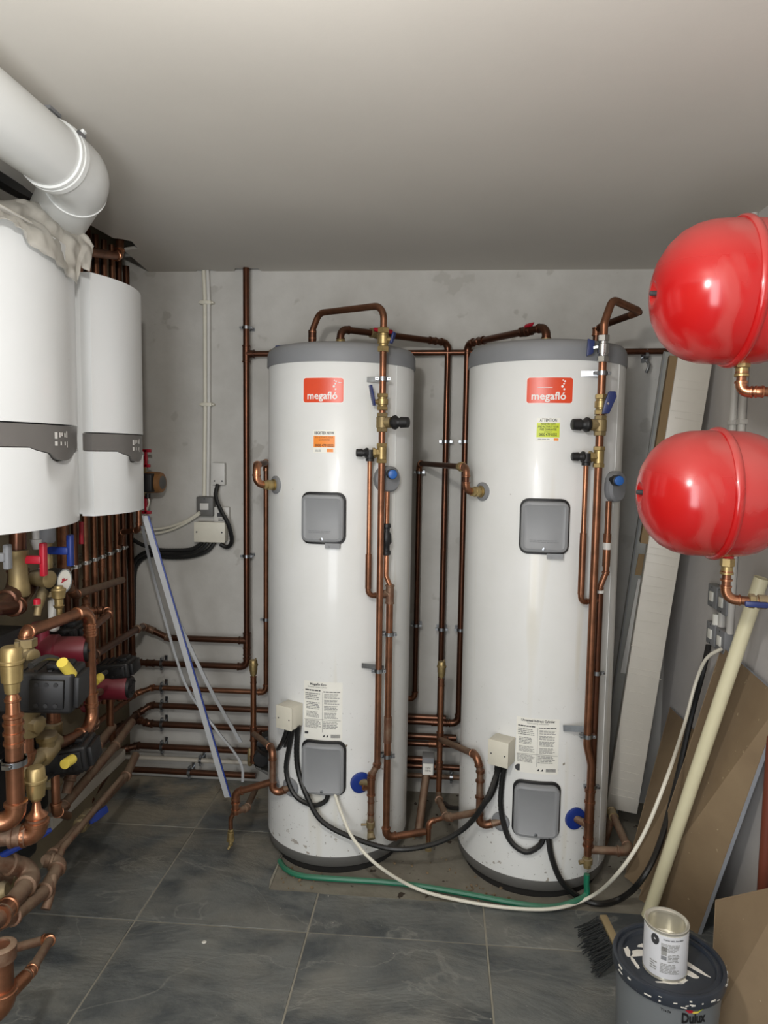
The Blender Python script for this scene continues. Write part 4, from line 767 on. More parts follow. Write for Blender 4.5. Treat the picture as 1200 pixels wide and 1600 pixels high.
for i, (lab, pts) in enumerate((('lower black conduit from wide cream box dropping beside the left risers', [(335, 848), (322, 862), (295, 870), (262, 871), (235, 868), (217, 878), (210, 900), (209, 960), (207, 1010)]), ('middle black conduit from wide cream box to left corner', [(325, 848), (312, 860), (285, 865), (255, 866), (232, 862), (214, 872), (204, 892)]), ('upper black conduit sagging between wide cream box and left corner', [(316, 848), (300, 858), (275, 860), (248, 859), (222, 851), (206, 842)]))):
    cabl('conduit', lab, 'conduit', [wy(x, y, .03+.014*i) for x, y in pts], .0105, 'blackr', rib=True)
for k, lab in ((0, 'upper thin white cable from isolator toward left corner'), (7, 'lower thin white cable from isolator toward left corner')):
    cabl('power_cable', lab, 'cable', [wy(312, 800+k*.4, .05), wy(290, 814+k*.5), wy(262, 824+k*.8), wy(235, 827+k), wy(212, 822+k)], .0058, 'cable')
# small circulator on the back wall
q = at(236, 754, Y=3.16); PU = thing('circulator', 'small bronze and black circulator beside the second boiler', 'pump', (q.x, D, q.z-.05))
MB().lathe(at(254, 754, Y=3.14), (-1, .1, 0), [(0, .03), (.004, .045), (.02, .049), (.06, .05), (.08, .046)], 24).obj('motor', 'orange', PU); MB().lathe(at(255, 754, Y=3.14), (-1, .1, 0), [(-.002, .024), (.004, .032)], 20).obj('end_plate', 'greyd', PU)
MB().box(at(233, 754, Y=3.12), (.06, .09, .085)).obj('terminal_box', 'black', PU, bev=.008); MB().lathe(at(231, 771, Y=3.1), (0, 0, -1), [(0, .012), (.02, .012), (.022, .009)], 10).obj('cable_gland', 'black', PU)
MB().tube([at(222, 720, Y=3.17), at(221, 790, Y=3.17)], .02, 12).obj('pump_body', 'brassd', PU)
for py, s in ((716, 1), (789, -1)):
    c = MB(); p = at(228, py, Y=3.12); c.box(p, (.012, .012, .08)); c.box(p+V((0, 0, s*.034)), (.05, .012, .014)); c.box(p-V((0, 0, s*.034)), (.04, .012, .014)); c.box(p+V((-.03, .02, 0)), (.06, .012, .02)); c.obj('red_handle', 'redv', PU, bev=.002)
cabl('power_cable', 'short white flex hanging from the bronze circulator', 'cable', [at(231, 776, Y=3.1), at(233, 785, Y=3.1), at(229, 797, Y=3.12), at(224, 806, Y=3.14)], .004, 'cable')
# ================================================================ BOILERS
def boiler(label, y0, y1, key):
    xf = -1.1; T = thing('wall_boiler', label, 'boiler', (-1.3, (y0+y1)/2, 1.40))
    zt_, zb1, zb2, zb = key
    MB().box(((XL+xf-.03)/2, (y0+y1)/2, (zt_+zb)/2), (xf-.03-XL, y1-y0, zt_-zb-.01)).obj('casing', 'white', T, bev=.006)
    def S(s, z, o=0):  # s -1..1 across the front
        bow = .048*(1-abs(s)**2.0)
        return V((xf+bow+o, (y0+y1)/2+s*(y1-y0)/2*.995, z))
    def panel(name, m, top, bot, n=20, th=.04, nz=10, rec=None, out=0):
        vs = []; fs = []
        for j in range(nz+1):
            for i in range(n+1):
                s = -1+2*i/n; t = top(s); b_ = bot(s); z = t+(b_-t)*j/nz; o = out
                if rec: o += rec(s, z)
                vs.append(S(s, z, o))
        for j in range(nz):
            for i in range(n): a = j*(n+1)+i; fs.append((a, a+1, a+n+2, a+n+1))
        k = len(vs)
        for j in range(nz+1):
            for i in range(n+1): p = vs[j*(n+1)+i]; vs.append(V((xf-th, p.y, p.z)))
        for j in range(nz):
            for i in range(n): a = k+j*(n+1)+i; fs.append((a, a+n+1, a+n+2, a+1))
        ed = [i for i in range(n+1)]+[j*(n+1)+n for j in range(1, nz+1)]+[nz*(n+1)+i for i in range(n-1, -1, -1)]+[j*(n+1) for j in range(nz-1, 0, -1)]
        for a, b_ in zip(ed, ed[1:]+ed[:1]): fs.append((a, b_, b_+k, a+k))
        return MB().add(vs, fs).obj(name, m, T, ang=50)
    panel('upper_panel', 'white', lambda s: zt_, lambda s: zb1+.004)
    dip = lambda s: zb2-.02*max(0, 1-((s-.25)/.75)**2)**.8-(.018*max(0, 1-((s-.28)/.40)**2)**.9)
    bd = panel('control_band', 'band', lambda s: zb1, dip, n=40, out=-.003)
    panel('lower_panel', 'white', lambda s: dip(s)-.003, lambda s: zb, n=40, nz=16, rec=lambda s, z: -.024*max(0, 1-((s-.28)/.50)**2)**1.3*max(0, min(1, (z-(zb2-.11))/.07)))
    # printed symbols on the band
    q = MB(); zc = (zb1+zb2)/2-.008
    def mk(s, z, a, b_): q.add([S(s-a, z-b_, -.0015), S(s+a, z-b_, -.0015), S(s+a, z+b_, -.0015), S(s-a, z+b_, -.0015)], [(0, 1, 2, 3)])
    for s, z, a, b_ in ((.02, .010, .035, .009), (.02, -.012, .035, .006), (.12, .012, .018, .007), (.18, .014, .016, .005), (.15, -.012, .02, .005), (.27, .012, .022, .006), (.33, .014, .02, .009), (.27, -.012, .02, .005), (.34, -.014, .012, .009)): mk(s, zc+z, a, b_)
    q.obj('symbols', 'inkw', bd, flat=True)
    return T
zz0 = lambda py: at(140, py, X=-1.1).z
key = (zz0(425), zz0(677), zz0(704), zz0(808))
B2 = boiler('white wall boiler farther from camera, against the back corner', 2.165, 2.545, key)
B1 = boiler('white wall boiler nearer the camera with a plastic bag on top', 1.655, 2.075, (key[0]+.02, key[1]+.015, key[2]+.01, key[3]-.002))
# ================================================================ FLUE AND BAG
fx = -.975; fc = lambda px, py: at(px, py, X=fx)
c0 = fc(0, 184); c1 = fc(112, 262); zf = (c0.z+c1.z)/2
FL = thing('flue_duct', 'large white flue duct under the ceiling bending down behind the bag', 'duct', (fx, 1.6, zf))
fr = .079; yE = c1.y-.075
MB().tube([(fx, YF, zf), (fx, yE, zf)], fr, 32).obj('duct', 'flue', FL)
MB().lathe((fx, yE-.02, zf), (0, 1, 0), [(-.012, fr), (-.012, fr+.006), (-.004, fr+.007), (0, fr+.003), (.004, fr+.008), (.02, fr+.009), (.022, fr)], 36).obj('band_clamp', 'flue', FL)
MB().box((fx+fr*.72+.012, yE-.012, zf+fr*.62), (.034, .016, .008), (1, 0, .7), (0, 1, 0)).obj('clamp_lug', 'flue', FL, bev=.002); MB().lathe((fx+fr*.72+.018, yE-.03, zf+fr*.62), (0, 1, 0), [(0, .005), (.03, .005)], 8).obj('clamp_bolt', 'zinc', FL)
pe = V((fx, yE+.12, zf)); pf = pe+V((-.62, .72, -.12)).normalized()*.34
pth, _ = arc([V((fx, yE, zf)), pe, pf], .16, 8)
MB().tube(pth, fr+.003, 32).obj('elbow', 'flue', FL)
q0 = pe+(pf-pe).normalized()*.06
MB().lathe(q0, (pf-pe), [(0, fr+.003), (.0, fr+.006), (.006, fr+.006), (.006, fr+.003)], 32).obj('joint_bead', 'flue', FL)
hp = at(72, 172, Z=ZC); MB().tube([(hp.x, hp.y, zf+fr*.8), (hp.x, hp.y, ZC)], .006, 8).obj('hanger_rod', 'flue', FL); MB().box((hp.x, hp.y, ZC-.004), (.05, .05, .008)).obj('hanger_plate', 'greyp', FL)
zc_ = max(p.z for p in pth)
def sheet(U, Lw, n=30, mrows=12):
    def lin(Pl, t):
        k = t*(len(Pl)-1); i = min(int(k), len(Pl)-2); return Pl[i].lerp(Pl[i+1], k-i)
    vs = []; fs = []
    for j in range(mrows+1):
        for i in range(n+1):
            a, b = lin(U, i/n), lin(Lw, i/n); p = a.lerp(b, j/mrows)
            nn = abs(noise.noise(p*9))*.03+abs(noise.noise(p*22+V((3, 1, 2))))*.02-.012
            vs.append(p+V((nn, 0, nn*.4)))
    for j in range(mrows):
        for i in range(n): a = j*(n+1)+i; fs.append((a, a+1, a+n+2, a+n+1))
    return vs, fs
Ub = [at(-60, 308, X=-1.16), at(20, 314, X=-1.15), at(92, 323, X=-1.12), at(122, 350, X=-1.08), at(151, 383, X=-1.04)]
Lb = [at(-60, 330, X=-1.03), at(8, 340, X=-1.03), at(30, 356, X=-1.03), at(58, 388, X=-1.03), at(85, 415, X=-1.035), at(112, 432, X=-1.04), at(118, 446, X=-1.05), at(128, 412, X=-1.05), at(141, 424, X=-1.04)]
vs_, fs_ = sheet(Ub, Lb, 60, 16)
BG = tag(MB().add(vs_, fs_).obj('plastic_bag', 'bag', ang=180), 'crumpled clear plastic bag draped over the nearer boiler top', 'bag')
md = BG.modifiers.new('t', 'SOLIDIFY'); md.thickness = .001
TR = thing('tray', 'flat white plastic tray poking out under the bag', 'tray', at(30, 338, X=-1.12))
MB().box(at(8, 345, X=-1.12), (.10, .26, .006), (1, 0, .1), (0, 1, 0)).obj('tray_base', 'wplast', TR, bev=.002); MB().box(at(4, 336, X=-1.12), (.09, .24, .005), (1, 0, -.05), (0, 1, 0)).obj('tray_lip', 'cream', TR, bev=.001)
# ================================================================ LEFT WALL RISERS
xr = -1.40; RS = []
cols = [(104, 'cud'), (117, 'cud'), (134, 'cum'), (147, 'cum'), (158.5, 'cum'), (171, 'cum'), (183, 'cum'), (193, 'cud')]
names = ['nearest', 'second nearest', 'third', 'fourth', 'fifth', 'sixth', 'seventh', 'farthest']
kx = [at(x, 860, X=xr).y for x, _ in cols]
for i, ((x, m), y_) in enumerate(zip(cols, kx)):
    T = thing('copper_riser', 'copper riser in the row behind the second boiler, %s of eight counted from camera' % names[i], 'pipe', (xr, y_, .7), 'copper risers on the left wall')
    MB().tube([(xr, y_, .62-.02*i), (xr, y_, 2.47)], .0128, 12).obj('pipe', m, T)
    if i in (2, 4, 6): ring(T, V((xr, y_, 1.02+.03*i)), (0, 0, 1), .0128, 'cum')
    clip(T, V((xr, y_, at(105+i*14.5, 890-i*5.5, X=xr).z)), (0, 0, 1), (-1, 0, 0), .0128, 'chrome', side=(0, 1, 0), reach=abs(XL-xr)-.0128)
# loop under the second boiler
c1_ = at(217, 798, X=-1.2); P = [c1_+V((0, 0, .05)), V((c1_.x, c1_.y, at(217, 828, X=-1.2).z)), at(190, 832, X=-1.32), at(188, 850, X=-1.34)]
pipe('boiler_tail', 'bright copper pipe dropping from second boiler corner and turning to the risers', P, .0105, 'cum', 'cum', R=.025)
P = [at(191, 906, X=-1.34), at(115, 930, X=-1.30), at(104, 905, X=-1.3), at(104, 860, X=-1.3)]
pipe('wall_pipe', 'dusty copper pipe crossing in front of the risers below the clips', P, .0145, 'cudu', 'cum', R=.04)
P = [at(170, 962, X=-1.28), at(140, 955, X=-1.3), at(133, 930, X=-1.33)]
pipe('wall_pipe', 'short copper pipe end curling beside the fat arch pipe', [at(143, 982, X=-1.2), at(170, 960, X=-1.22), at(166, 952, X=-1.27), at(136, 956, X=-1.32), at(133, 935, X=-1.34)], .0125, 'cum', 'cum', R=.02)
# pipe elbows in the ceiling hole
pipe('copper_pipe', 'copper elbow pipe visible in the torn ceiling hole', [at(188, 372, X=-1.30), at(186, 400, X=-1.30), at(140, 394, X=-1.30)], .016, 'cum', 'cub', R=.03)
MB().box((XL+.02, 2.75, 2.36), (.03, .5, .14)).obj('x', 'dark').name = 'wall_packing'
bpy.data.objects['wall_packing']['kind'] = 'structure'
# ================================================================ MANIFOLD
def pump(label, body, axis, rm, lm, mcol, boxp, boxs, X=(1, 0, 0), Y=(0, 1, 0), endc='black'):
    T = thing('circulation_pump', label, 'pump', body-V((0, 0, .06))); axis = V(axis).normalized()
    MB().lathe(body, axis, [(-.03, rm*.9), (-.01, rm*1.15), (.015, rm*1.15), (.02, rm), (lm, rm), (lm+.004, rm*.96)], 24).obj('motor', mcol, T)
    b = MB(); b.lathe(body+axis*(lm+.002), axis, [(0, rm*.9), (.012, rm*.86), (.014, rm*.3)], 20); 
    for k in range(3):
        a = k*2.1; e = axis.orthogonal().normalized(); f_ = axis.cross(e); b.box(body+axis*(lm+.016)+(e*math.cos(a)+f_*math.sin(a))*rm*.45, (.008, .02, .008))
    b.obj('end_cap', endc, T)
    o = MB().box(boxp, boxs, X, Y).obj('terminal_box', 'black', T, bev=.010, seg=3)
    b = MB(); Z_ = V(X).cross(V(Y))
    for k in range(5): b.box(boxp+V(X).normalized()*boxs[0]*(-.36+.18*k)+Z_.normalized()*boxs[2]*.5, (boxs[0]*.05, boxs[1]*.8, .008), X, Y)
    b.obj('cooling_ribs', 'black', o)
    Xn = V(X).normalized(); Yn = (V(Y)-Xn*V(Y).dot(Xn)).normalized(); Zn = Xn.cross(Yn); hx, hy, hz = [q/2 for q in boxs]
    q = MB(); q.box(boxp+Xn*(hx+.006)-Yn*0, (.014, boxs[1]*.8, boxs[2]*.75), Xn, Yn); q.box(boxp-Yn*(hy+.004)+Xn*hx*.35, (boxs[0]*.45, .012, boxs[2]*.7), Xn, Yn); q.box(boxp+Zn*(hz+.006)+Xn*hx*.5, (boxs[0]*.3, boxs[1]*.5, .016), Xn, Yn); q.obj('cover_plate', 'black', o, bev=.003)
    q = MB()
    for k in range(3):
        for l_ in (-1, 1): q.lathe(boxp-Yn*(hy+.01)+Xn*hx*(.1+.25*k)+Zn*hz*.5*l_, -Yn, [(0, .006), (.003, .006), (.003, .003)], 8)
    q.box(boxp+Zn*(hz+.0145)+Xn*hx*.5-Yn*hy*.55, (boxs[0]*.28, .003, .002), Xn, Yn); q.obj('cover_screws', 'black', o)
    MB().lathe(body-axis*.03, (0, 0, 1), [(-.09, .03), (-.08, .034), (-.07, .022), (.07, .022), (.08, .034), (.09, .03)], 16).obj('pump_body', 'brassd' if mcol != 'redp' else 'redp', T)
    return T
pa = at(82, 1016, X=-1.22); pump('dark red pump behind the fat copper arch pipe, upper of two', pa, (1, .15, 0), .044, .105, 'redp', at(112, 992, X=-1.24)+V((-.03, 0, .0)), (.13, .1, .06), (1, .15, .1), (-.15, 1, 0))
pb = at(152, 1073, X=-1.28); pump('dark red pump nearer the back corner, lower of two', pb, (1, .1, 0), .048, .115, 'redp', at(182, 1044, X=-1.22), (.13, .11, .06), (1, .1, .12), (-.1, 1, 0))
pc = at(50, 1075, X=-1.15); PC = pump('big black ribbed pump head beside the tall brass air vent', pc, (1, .1, 0), .05, .09, 'black', at(66, 1072, X=-1.05)+V((0, 0, .0)), (.19, .12, .11), (1, .2, -.05), (-.2, 1, 0))
pd = at(95, 1185, X=-1.2); pump('black pump low down under the sloping copper pipe', pd, (1, .1, 0), .05, .06, 'black', at(108, 1178, X=-1.12), (.14, .12, .08), (1, .2, .12), (-.2, 1, 0))
for lab, pts in (('black cable with yellow sleeve arching over the big black pump', [(48, 1040), (70, 1028), (88, 1030), (97, 1037)]), ('black cable with yellow sleeve looping at the lower red pump', [(166, 1050), (152, 1058), (125, 1070), (114, 1072), (113, 1065), (140, 1058)]), ('black cable with yellow sleeve below the lowest black pump', [(112, 1186), (90, 1205), (60, 1225), (35, 1252)])):
    q = [at(x, y, X=-.98 if x < 110 and y < 1100 else -1.14) for x, y in pts]; cabl('pump_cable', lab, 'cable', q, .008, 'blackr')
T_ = [o for o in C.objects if o.name.startswith('pump_cable')]
for o, (x0, y0, x1, y1, X_) in zip(T_, ((97, 1035, 112, 1054, -.96), (148, 1065, 157, 1058, -1.12), (101, 1194, 113, 1186, -1.04))):
    k = MB().tube([at(x0, y0, X=X_), at((x0+x1)/2, (y0+y1)/2, X=X_), at(x1, y1, X=X_)], .0145, 12).obj('yellow_sleeve', 'yellow'); k.parent = o
# black insulated headers behind
for lab, x0, y0, x1, y1, X_ in (('large black insulated header box behind the left pumps', -30, 1006, 46, 1150, -1.25), ('lower black insulated header box near the floor at left', -30, 1150, 60, 1330, -1.27), ('slim black insulated pillar left of the khaki board', 55, 1090, 78, 1260, -1.3)):
    a = at(x0, y0, X=X_); b = at(x1, y1, X=X_); zl_ = max(b.z, .03)
    o = MB().box(((XL+X_)/2, (a.y+b.y)/2, (a.z+zl_)/2), (X_-XL, abs(b.y-a.y), a.z-zl_)).obj('insulated_header', 'black', bev=.012); tag(o, lab, 'insulation')
# arch pipe
r1 = .0165
XA = -1.10
P = [at(40, 1000, X=XA-.03), at(40, 966, X=XA-.03), at(140, 952, X=XA)]; P[0].x = P[1].x; P[0].y = P[1].y; P[1].z = P[2].z-.0
P.append(V((P[2].x, P[2].y, at(150, 1134, X=XA).z))); qd = at(84, 1166, X=XA); P.append(V((XA, qd.y, qd.z)))
AR = pipe('arch_pipe', 'fat bright copper arch pipe in front of the pumps, sloping down to a brass valve', P, r1, 'cum', 'cub', R=.05)
q = V(P[0]); b = MB(); hexes(b, q-V((0, 0, .008)), (0, 0, 1), r1, [(-.012, .012, 1.7, 6)]); b.lathe(q-V((0, 0, .06)), (0, 0, 1), [(-.045, .02), (-.04, .033), (-.02, .034), (-.015, .026), (.015, .026), (.025, .02), (.04, .02)], 20); b.lathe(q-V((0, 0, .045)), (1, -.4, 0), [(0, .022), (.028, .022), (.032, .016)], 18); b.obj('valve_body', 'brassd', AR)
ring(AR, V((P[3].x, P[3].y, at(148, 980, X=XA).z)), (0, 0, 1), r1, 'cub', .04); ring(AR, V((P[3].x, P[3].y, at(148, 1088, X=XA).z)), (0, 0, 1), r1, 'cub', .04)
b = MB(); q = P[-1]+V((0, -.03, -.0)); b.lathe(q, (0, 1, .3), [(-.04, .022), (-.03, .028), (.02, .028), (.03, .022), (.05, .022)], 8); b.lathe(q, (0, -.1, 1), [(0, .022), (.035, .024), (.036, .03), (.05, .03), (.055, .022)], 10); q2 = at(30, 1210, X=XA); b.tube([q, q2], .018, 12); b.obj('strainer_body', 'brassd', AR)
# tall vent column at x18
XB = -1.02; pv = at(19, 1072, X=XB); colm = lambda y: V((pv.x, pv.y, mv(pv.copy(), 'z', 'y', y).z))
TV = thing('vented_pipe', 'tall brass air vent on a stack of bright copper reducers at left edge', 'pipe', colm(1290))
v_z = colm(1085); MB().lathe(v_z, (0, 0, 1), [(0, .010), (.005, .017), (.03, .019), (.033, .024), (.075, .0255), (.078, .029), (.084, .029), (.086, .026), (.112, .025), (.118, .02), (.119, .008)], 24).obj('air_vent', 'brass', TV); MB().lathe(v_z+V((.015, .0, .115)), (0, 0, 1), [(0, .006), (.014, .006)], 8).obj('vent_cap', 'brassd', TV)
MB().lathe(colm(1110), (0, 0, 1), [(0, .016), (.035, .016), (.04, .013), (.075, .012)], 18).obj('reducer', 'cub', TV)
MB().lathe(colm(1165), (0, 0, 1), [(0, .021), (.07, .021), (.073, .024), (.078, .024), (.082, .017), (.11, .016), (.112, .019), (.117, .019)], 22).obj('reducer', 'cub', TV)
for y in (1130, 1145, 1160): MB().lathe(colm(y), (0, 0, 1), [(-.003, .0205), (-.003, .0245), (.003, .0245), (.003, .0205)], 22).obj('solder_ring', 'cub', TV)
P = [colm(1160), colm(1282), colm(1282)+V((-.16, -.06, 0))]; run(TV, P, .021, 'cum', 'cub', R=.035); clip(TV, colm(1190), (0, 0, 1), (-1, 0, 0), .021, 'zinc', side=(0, 1, 0), reach=.05)
MB().lathe(colm(1190), (0, 0, 1), [(-.007, .022), (-.007, .029), (.007, .029), (.007, .022)], 20, closed=True).obj('clip_band', 'zinc', TV)
# second vent and cup
pv2 = at(57, 1262, X=-1.0); c2m = lambda y: V((pv2.x, pv2.y, mv(pv2.copy(), 'z', 'y', y).z))
TW = thing('vented_pipe', 'shorter brass air vent standing on a dusty horizontal copper pipe at left', 'pipe', c2m(1320))
MB().lathe(c2m(1252), (0, 0, 1), [(0, .009), (.008, .015), (.012, .016), (.014, .021), (.05, .024), (.053, .027), (.058, .027), (.06, .024), (.085, .0225), (.09, .018), (.091, .008)], 24).obj('air_vent', 'brass', TW)
MB().lathe(c2m(1276), (0, 0, 1), [(0, .025), (.004, .027), (.006, .024), (.018, .012), (.04, .009), (.042, .012), (.048, .012), (.05, .008)], 22).obj('reducer', 'cub', TW)
P = [c2m(1272), c2m(1303), c2m(1303)+V((-.22, -.12, 0))]; P[2] = at(-25, 1303, X=-1.12); P[2].z = P[1].z; run(TW, P, .023, 'cudu', 'cub', R=.035); ring(TW, P[1].lerp(P[2], .35), P[2]-P[1], .023, 'cudu', .04)
# lower fat dusty pipes sweeping along the floor
T = pipe('floor_pipe', 'fat dusty pipe bending at the floor, nearest the camera of two parallel ones', [at(-20, 1345, X=-1.15), at(62, 1358, X=-1.08), at(0, 1432, X=-1.04), at(-20, 1450, X=-1.03)], .022, 'cudu', 'cudu', R=.03)
ring(T, at(6, 1425, X=-1.04), at(0, 1432, X=-1.04)-at(62, 1358, X=-1.08), .021, 'cub', .05)
T = pipe('floor_pipe', 'dusty pipe with side branch along the tile edge, nearer the floor', [at(70, 1345, X=-1.12), at(95, 1348, X=-1.08), at(70, 1392, X=-1.06), at(20, 1432, X=-1.05), at(-20, 1452, X=-1.05)], .0185, 'cudu', 'cudu', R=.025)
MB().tube([at(83, 1368, X=-1.06), at(80, 1395, X=-1.05), at(71, 1421, X=-1.05)], [.011, .011, .0135], 12).obj('branch_cap', 'cudu', T)
T = pipe('floor_pipe', 'dusty pipe stub behind the fat bend at far left', [at(-20, 1372, X=-1.2), at(40, 1375, X=-1.18)], .018, 'cudu'); ring(T, at(18, 1374, X=-1.19), (1, 0, 0), .018, 'brassd', .04)
MB().lathe(at(6, 1392, X=-1.15), (1, .2, .2), [(-.05, .024), (0, .026), (.01, .02)], 18).obj('cap_fitting', 'brassd', T)
XF = -1.13
e0 = at(200, 1180, X=-1.2); P = [at(212, 1180, X=-1.25), at(197, 1212, X=-1.22), at(84, 1335, X=-1.17), at(72, 1344, X=-1.16)]
T = pipe('floor_pipe', 'long dusty copper pipe with blue-lever valve running back beside the floor', P, .0165, 'cudu', 'cudu', R=.05); dd = (P[1]-P[2]).normalized()
o = valve(T, P[2].lerp(P[1], .38), dd, .0165, 'brassd', (dd+V((.3, 0, .1))), 'blue', L=.05, lside=(.8, -.4, .3))
T = pipe('floor_pipe', 'thin dusty copper pipe hugging the floor behind the blue-lever pipe', [at(190, 1215, X=-1.19), at(98, 1325, X=-1.12), at(92, 1340, X=-1.11)], .0105, 'cudu', None)
P = [at(206, 1128, X=-1.28), at(180, 1165, X=-1.26), at(97, 1262, X=-1.22), at(80, 1262, X=-1.24)]
T = pipe('wall_pipe', 'dusty copper pipe sloping toward camera above the white batten', P, .0165, 'cudu', 'cudu', R=.03)
bt = MB(); p0, p1 = at(82, 1290, X=-1.30), at(196, 1176, X=-1.30); z_ = (p0.z+p1.z)/2; bt.box((-1.31, (p0.y+p1.y)/2, z_), (.02, p1.y-p0.y, .045)); bt.box((-1.40, (p0.y+p1.y)/2, z_+.02), (.19, p1.y-p0.y, .006)); tag(bt.obj('timber_batten', 'wpipe', bev=.001), 'pale dusty batten running along left wall above the floor pipes', 'batten')
P = [at(178, 1160, X=-1.3), at(172, 1130, X=-1.3), at(172, 1085, X=-1.3)]; pipe('copper_pipe', 'vertical copper tail below the lower red pump', P, .0145, 'cum', None)
P = [at(176, 1135, X=-1.3), at(152, 1165, X=-1.28), at(137, 1195, X=-1.22), at(112, 1205, X=-1.22), at(104, 1240, X=-1.22)]; T = pipe('wall_pipe', 'dusty pipe with white tape below the lower red pump', P, .0165, 'cudu', 'cudu', R=.03); 
MB().lathe(P[1].lerp(P[2], .7), P[2]-P[1], [(-.012, .018), (-.012, .021), (.012, .021), (.012, .018)], 16).obj('tape_wrap', 'wplast', T)
P = [at(86, 1200, X=-1.17), at(88, 1268, X=-1.16), at(106, 1275, X=-1.2)]; pipe('copper_pipe', 'bright copper stub standing behind the shorter air vent', P, .0135, 'cum', 'cub')
P = [at(147, 1092, X=-1.125), at(148, 1132, X=-1.14), at(138, 1150, X=-1.18), at(120, 1160, X=-1.22)]; pipe('copper_pipe', 'short copper bend hidden behind the arch pipe leg', P, .0125, 'cum', 'cudu')
P = [at(92, 1096, X=-1.2), at(108, 1103, X=-1.2), at(130, 1090, X=-1.2), at(165, 1078, X=-1.26)]; pipe('copper_pipe', 'curved copper pipe linking the big black pump and the lower red pump', P, .0135, 'cudu', None, R=.05)
P = [at(84, 1095, X=-1.18), at(84, 1135, X=-1.18)]; T = pipe('copper_pipe', 'copper pipe dropping under the big black pump', P, .0175, 'cum', None); ring(T, P[0].lerp(P[1], .5), (0, 0, 1), .0175, 'cum', .05); MB().lathe(P[1]-V((0, 0, .02)), (0, 0, 1), [(-.03, .02), (-.02, .026), (.03, .026), (.035, .02)], 14).obj('union', 'brassd', T)
T = pipe('copper_pipe', 'copper pipe with round brass valve below the big black pump', [at(40, 1112, X=-1.1), at(42, 1190, X=-1.1), at(20, 1205, X=-1.12)], .019, 'cum', 'cum'); q = at(45, 1130, X=-1.09); b = MB(); b.lathe(q, (0, 0, 1), [(-.035, .024), (-.03, .028), (.02, .028), (.03, .034), (.05, .036), (.052, .028)], 20); b.lathe(q+V((0, 0, -.0)), (1, -.2, 0), [(0, .024), (.036, .024), (.04, .018)], 8); b.obj('valve_body', 'brassd', T)
# bottom left corner
pb_ = at(2, 1480, X=-.93); cb_ = lambda y: V((pb_.x, pb_.y, mv(pb_.copy(), 'z', 'y', y).z))
T = pipe('floor_pipe', 'fat bright copper stub with branch pipe at bottom left corner', [cb_(1478), cb_(1575), cb_(1575)+V((-.12, -.1, 0))], .0235, 'cum', 'cub', R=.03)
MB().lathe(cb_(1478), (0, 0, 1), [(-.03, .024), (-.03, .03), (.0, .031), (.004, .026), (.004, .018), (-.004, .017), (-.004, 0.0)], 24).obj('rim', 'cudu', T); MB().lathe(cb_(1545), (0, 0, 1), [(-.004, .023), (-.004, .028), (.004, .028), (.004, .023)], 22).obj('solder_ring', 'cub', T)
q1 = at(48, 1518, X=-.92); q2 = at(80, 1466, X=-.98); q3 = at(20, 1482, X=-1.08)
run(T, [cb_(1562), q1, q2, q3], .0115, 'cudu', 'cub', R=.02); MB().tube([cb_(1562), cb_(1562).lerp(q1, .8)], .0165, 14).obj('sleeve', 'cub', T); MB().tube([cb_(1562).lerp(q1, .8), q1.lerp(q2, .15)], .0145, 14).obj('sleeve', 'cudu', T)
# upper left cluster
def tap(T, p, mcol, s=1):
    c = MB(); c.box(p, (.016, .022, .085*s)); c.box(p+V((-.035, -.01, 0)), (.07, .016, .024)); c.obj('tap_handle', mcol, T, bev=.004)
T = pipe('boiler_tail', 'brass and copper tail with red tap handle under the nearer boiler', [at(74, 820, X=-1.2), at(75, 905, X=-1.2), at(58, 950, X=-1.2)], .015, 'brassd', 'cum', R=.05); tap(T, at(68, 874, X=-1.14), 'redv', 1.15); MB().lathe(at(66, 904, X=-1.18), (1, -.3, 0), [(-.03, .024), (.03, .026), (.034, .02)], 18).obj('valve_body', 'brassd', T); b = MB(); hexes(b, at(75, 922, X=-1.2), (0, 0, 1), .015, [(-.02, 0, 1.4, 6), (0, .02, 1.25, 14)]); b.obj('union', 'brassd', T); MB().lathe(at(57, 858, X=-1.2), (0, 0, 1), [(0, .012), (.03, .02), (.03, .012), (.09, .012)], 12).obj('hose_tail', 'wplast', T); MB().lathe(at(73, 848, X=-1.18), (0, 0, 1), [(0, .02), (.006, .025), (.08, .025)], 18).obj('drain_cup', 'greyp', T)
T = pipe('boiler_tail', 'copper tail with blue tap handle under the gap between boilers', [at(96, 815, X=-1.2), at(97, 910, X=-1.22)], .015, 'cum', None); tap(T, at(110, 860, X=-1.13), 'blue', 1.15)
T = pipe('boiler_tail', 'dark copper tail of the nearer boiler, leftmost and largest', [at(28, 825, X=-1.22), at(28, 925, X=-1.22), at(-20, 960, X=-1.2)], .024, 'cud', 'cud', R=.06); MB().lathe(at(29, 905, X=-1.21), (0, 0, 1), [(-.05, .026), (-.045, .030), (-.02, .030), (0, .026), (.06, .026), (.065, .029), (.085, .029)], 20).obj('union', 'brassd', T); tap(T, at(12, 870, X=-1.15), 'greyp', .8)
pipe('wall_pipe', 'thick dark copper pipe bending at far left below the nearer boiler', [at(-20, 950, X=-1.2), at(25, 948, X=-1.2), at(55, 905, X=-1.26), at(75, 895, X=-1.3)], .022, 'cud', 'cud', R=.04)
T = pipe('wall_pipe', 'thin red pipe behind the blue tap handle', [at(127, 815, X=-1.28), at(127, 850, X=-1.28)], .008, 'redv')
T = pipe('vented_pipe', 'small shiny brass vent on a short copper pipe above the arch pipe', [at(92, 938, X=-1.14), at(93, 965, X=-1.14)], .009, 'brass', None); MB().lathe(at(92, 940, X=-1.14), (0, 0, 1), [(-.02, .012), (-.012, .016), (-.01, .012), (.008, .013), (.012, .018), (.03, .02), (.036, .022), (.04, .02), (.042, .014), (.048, .013)], 18).obj('air_vent', 'brass', T)
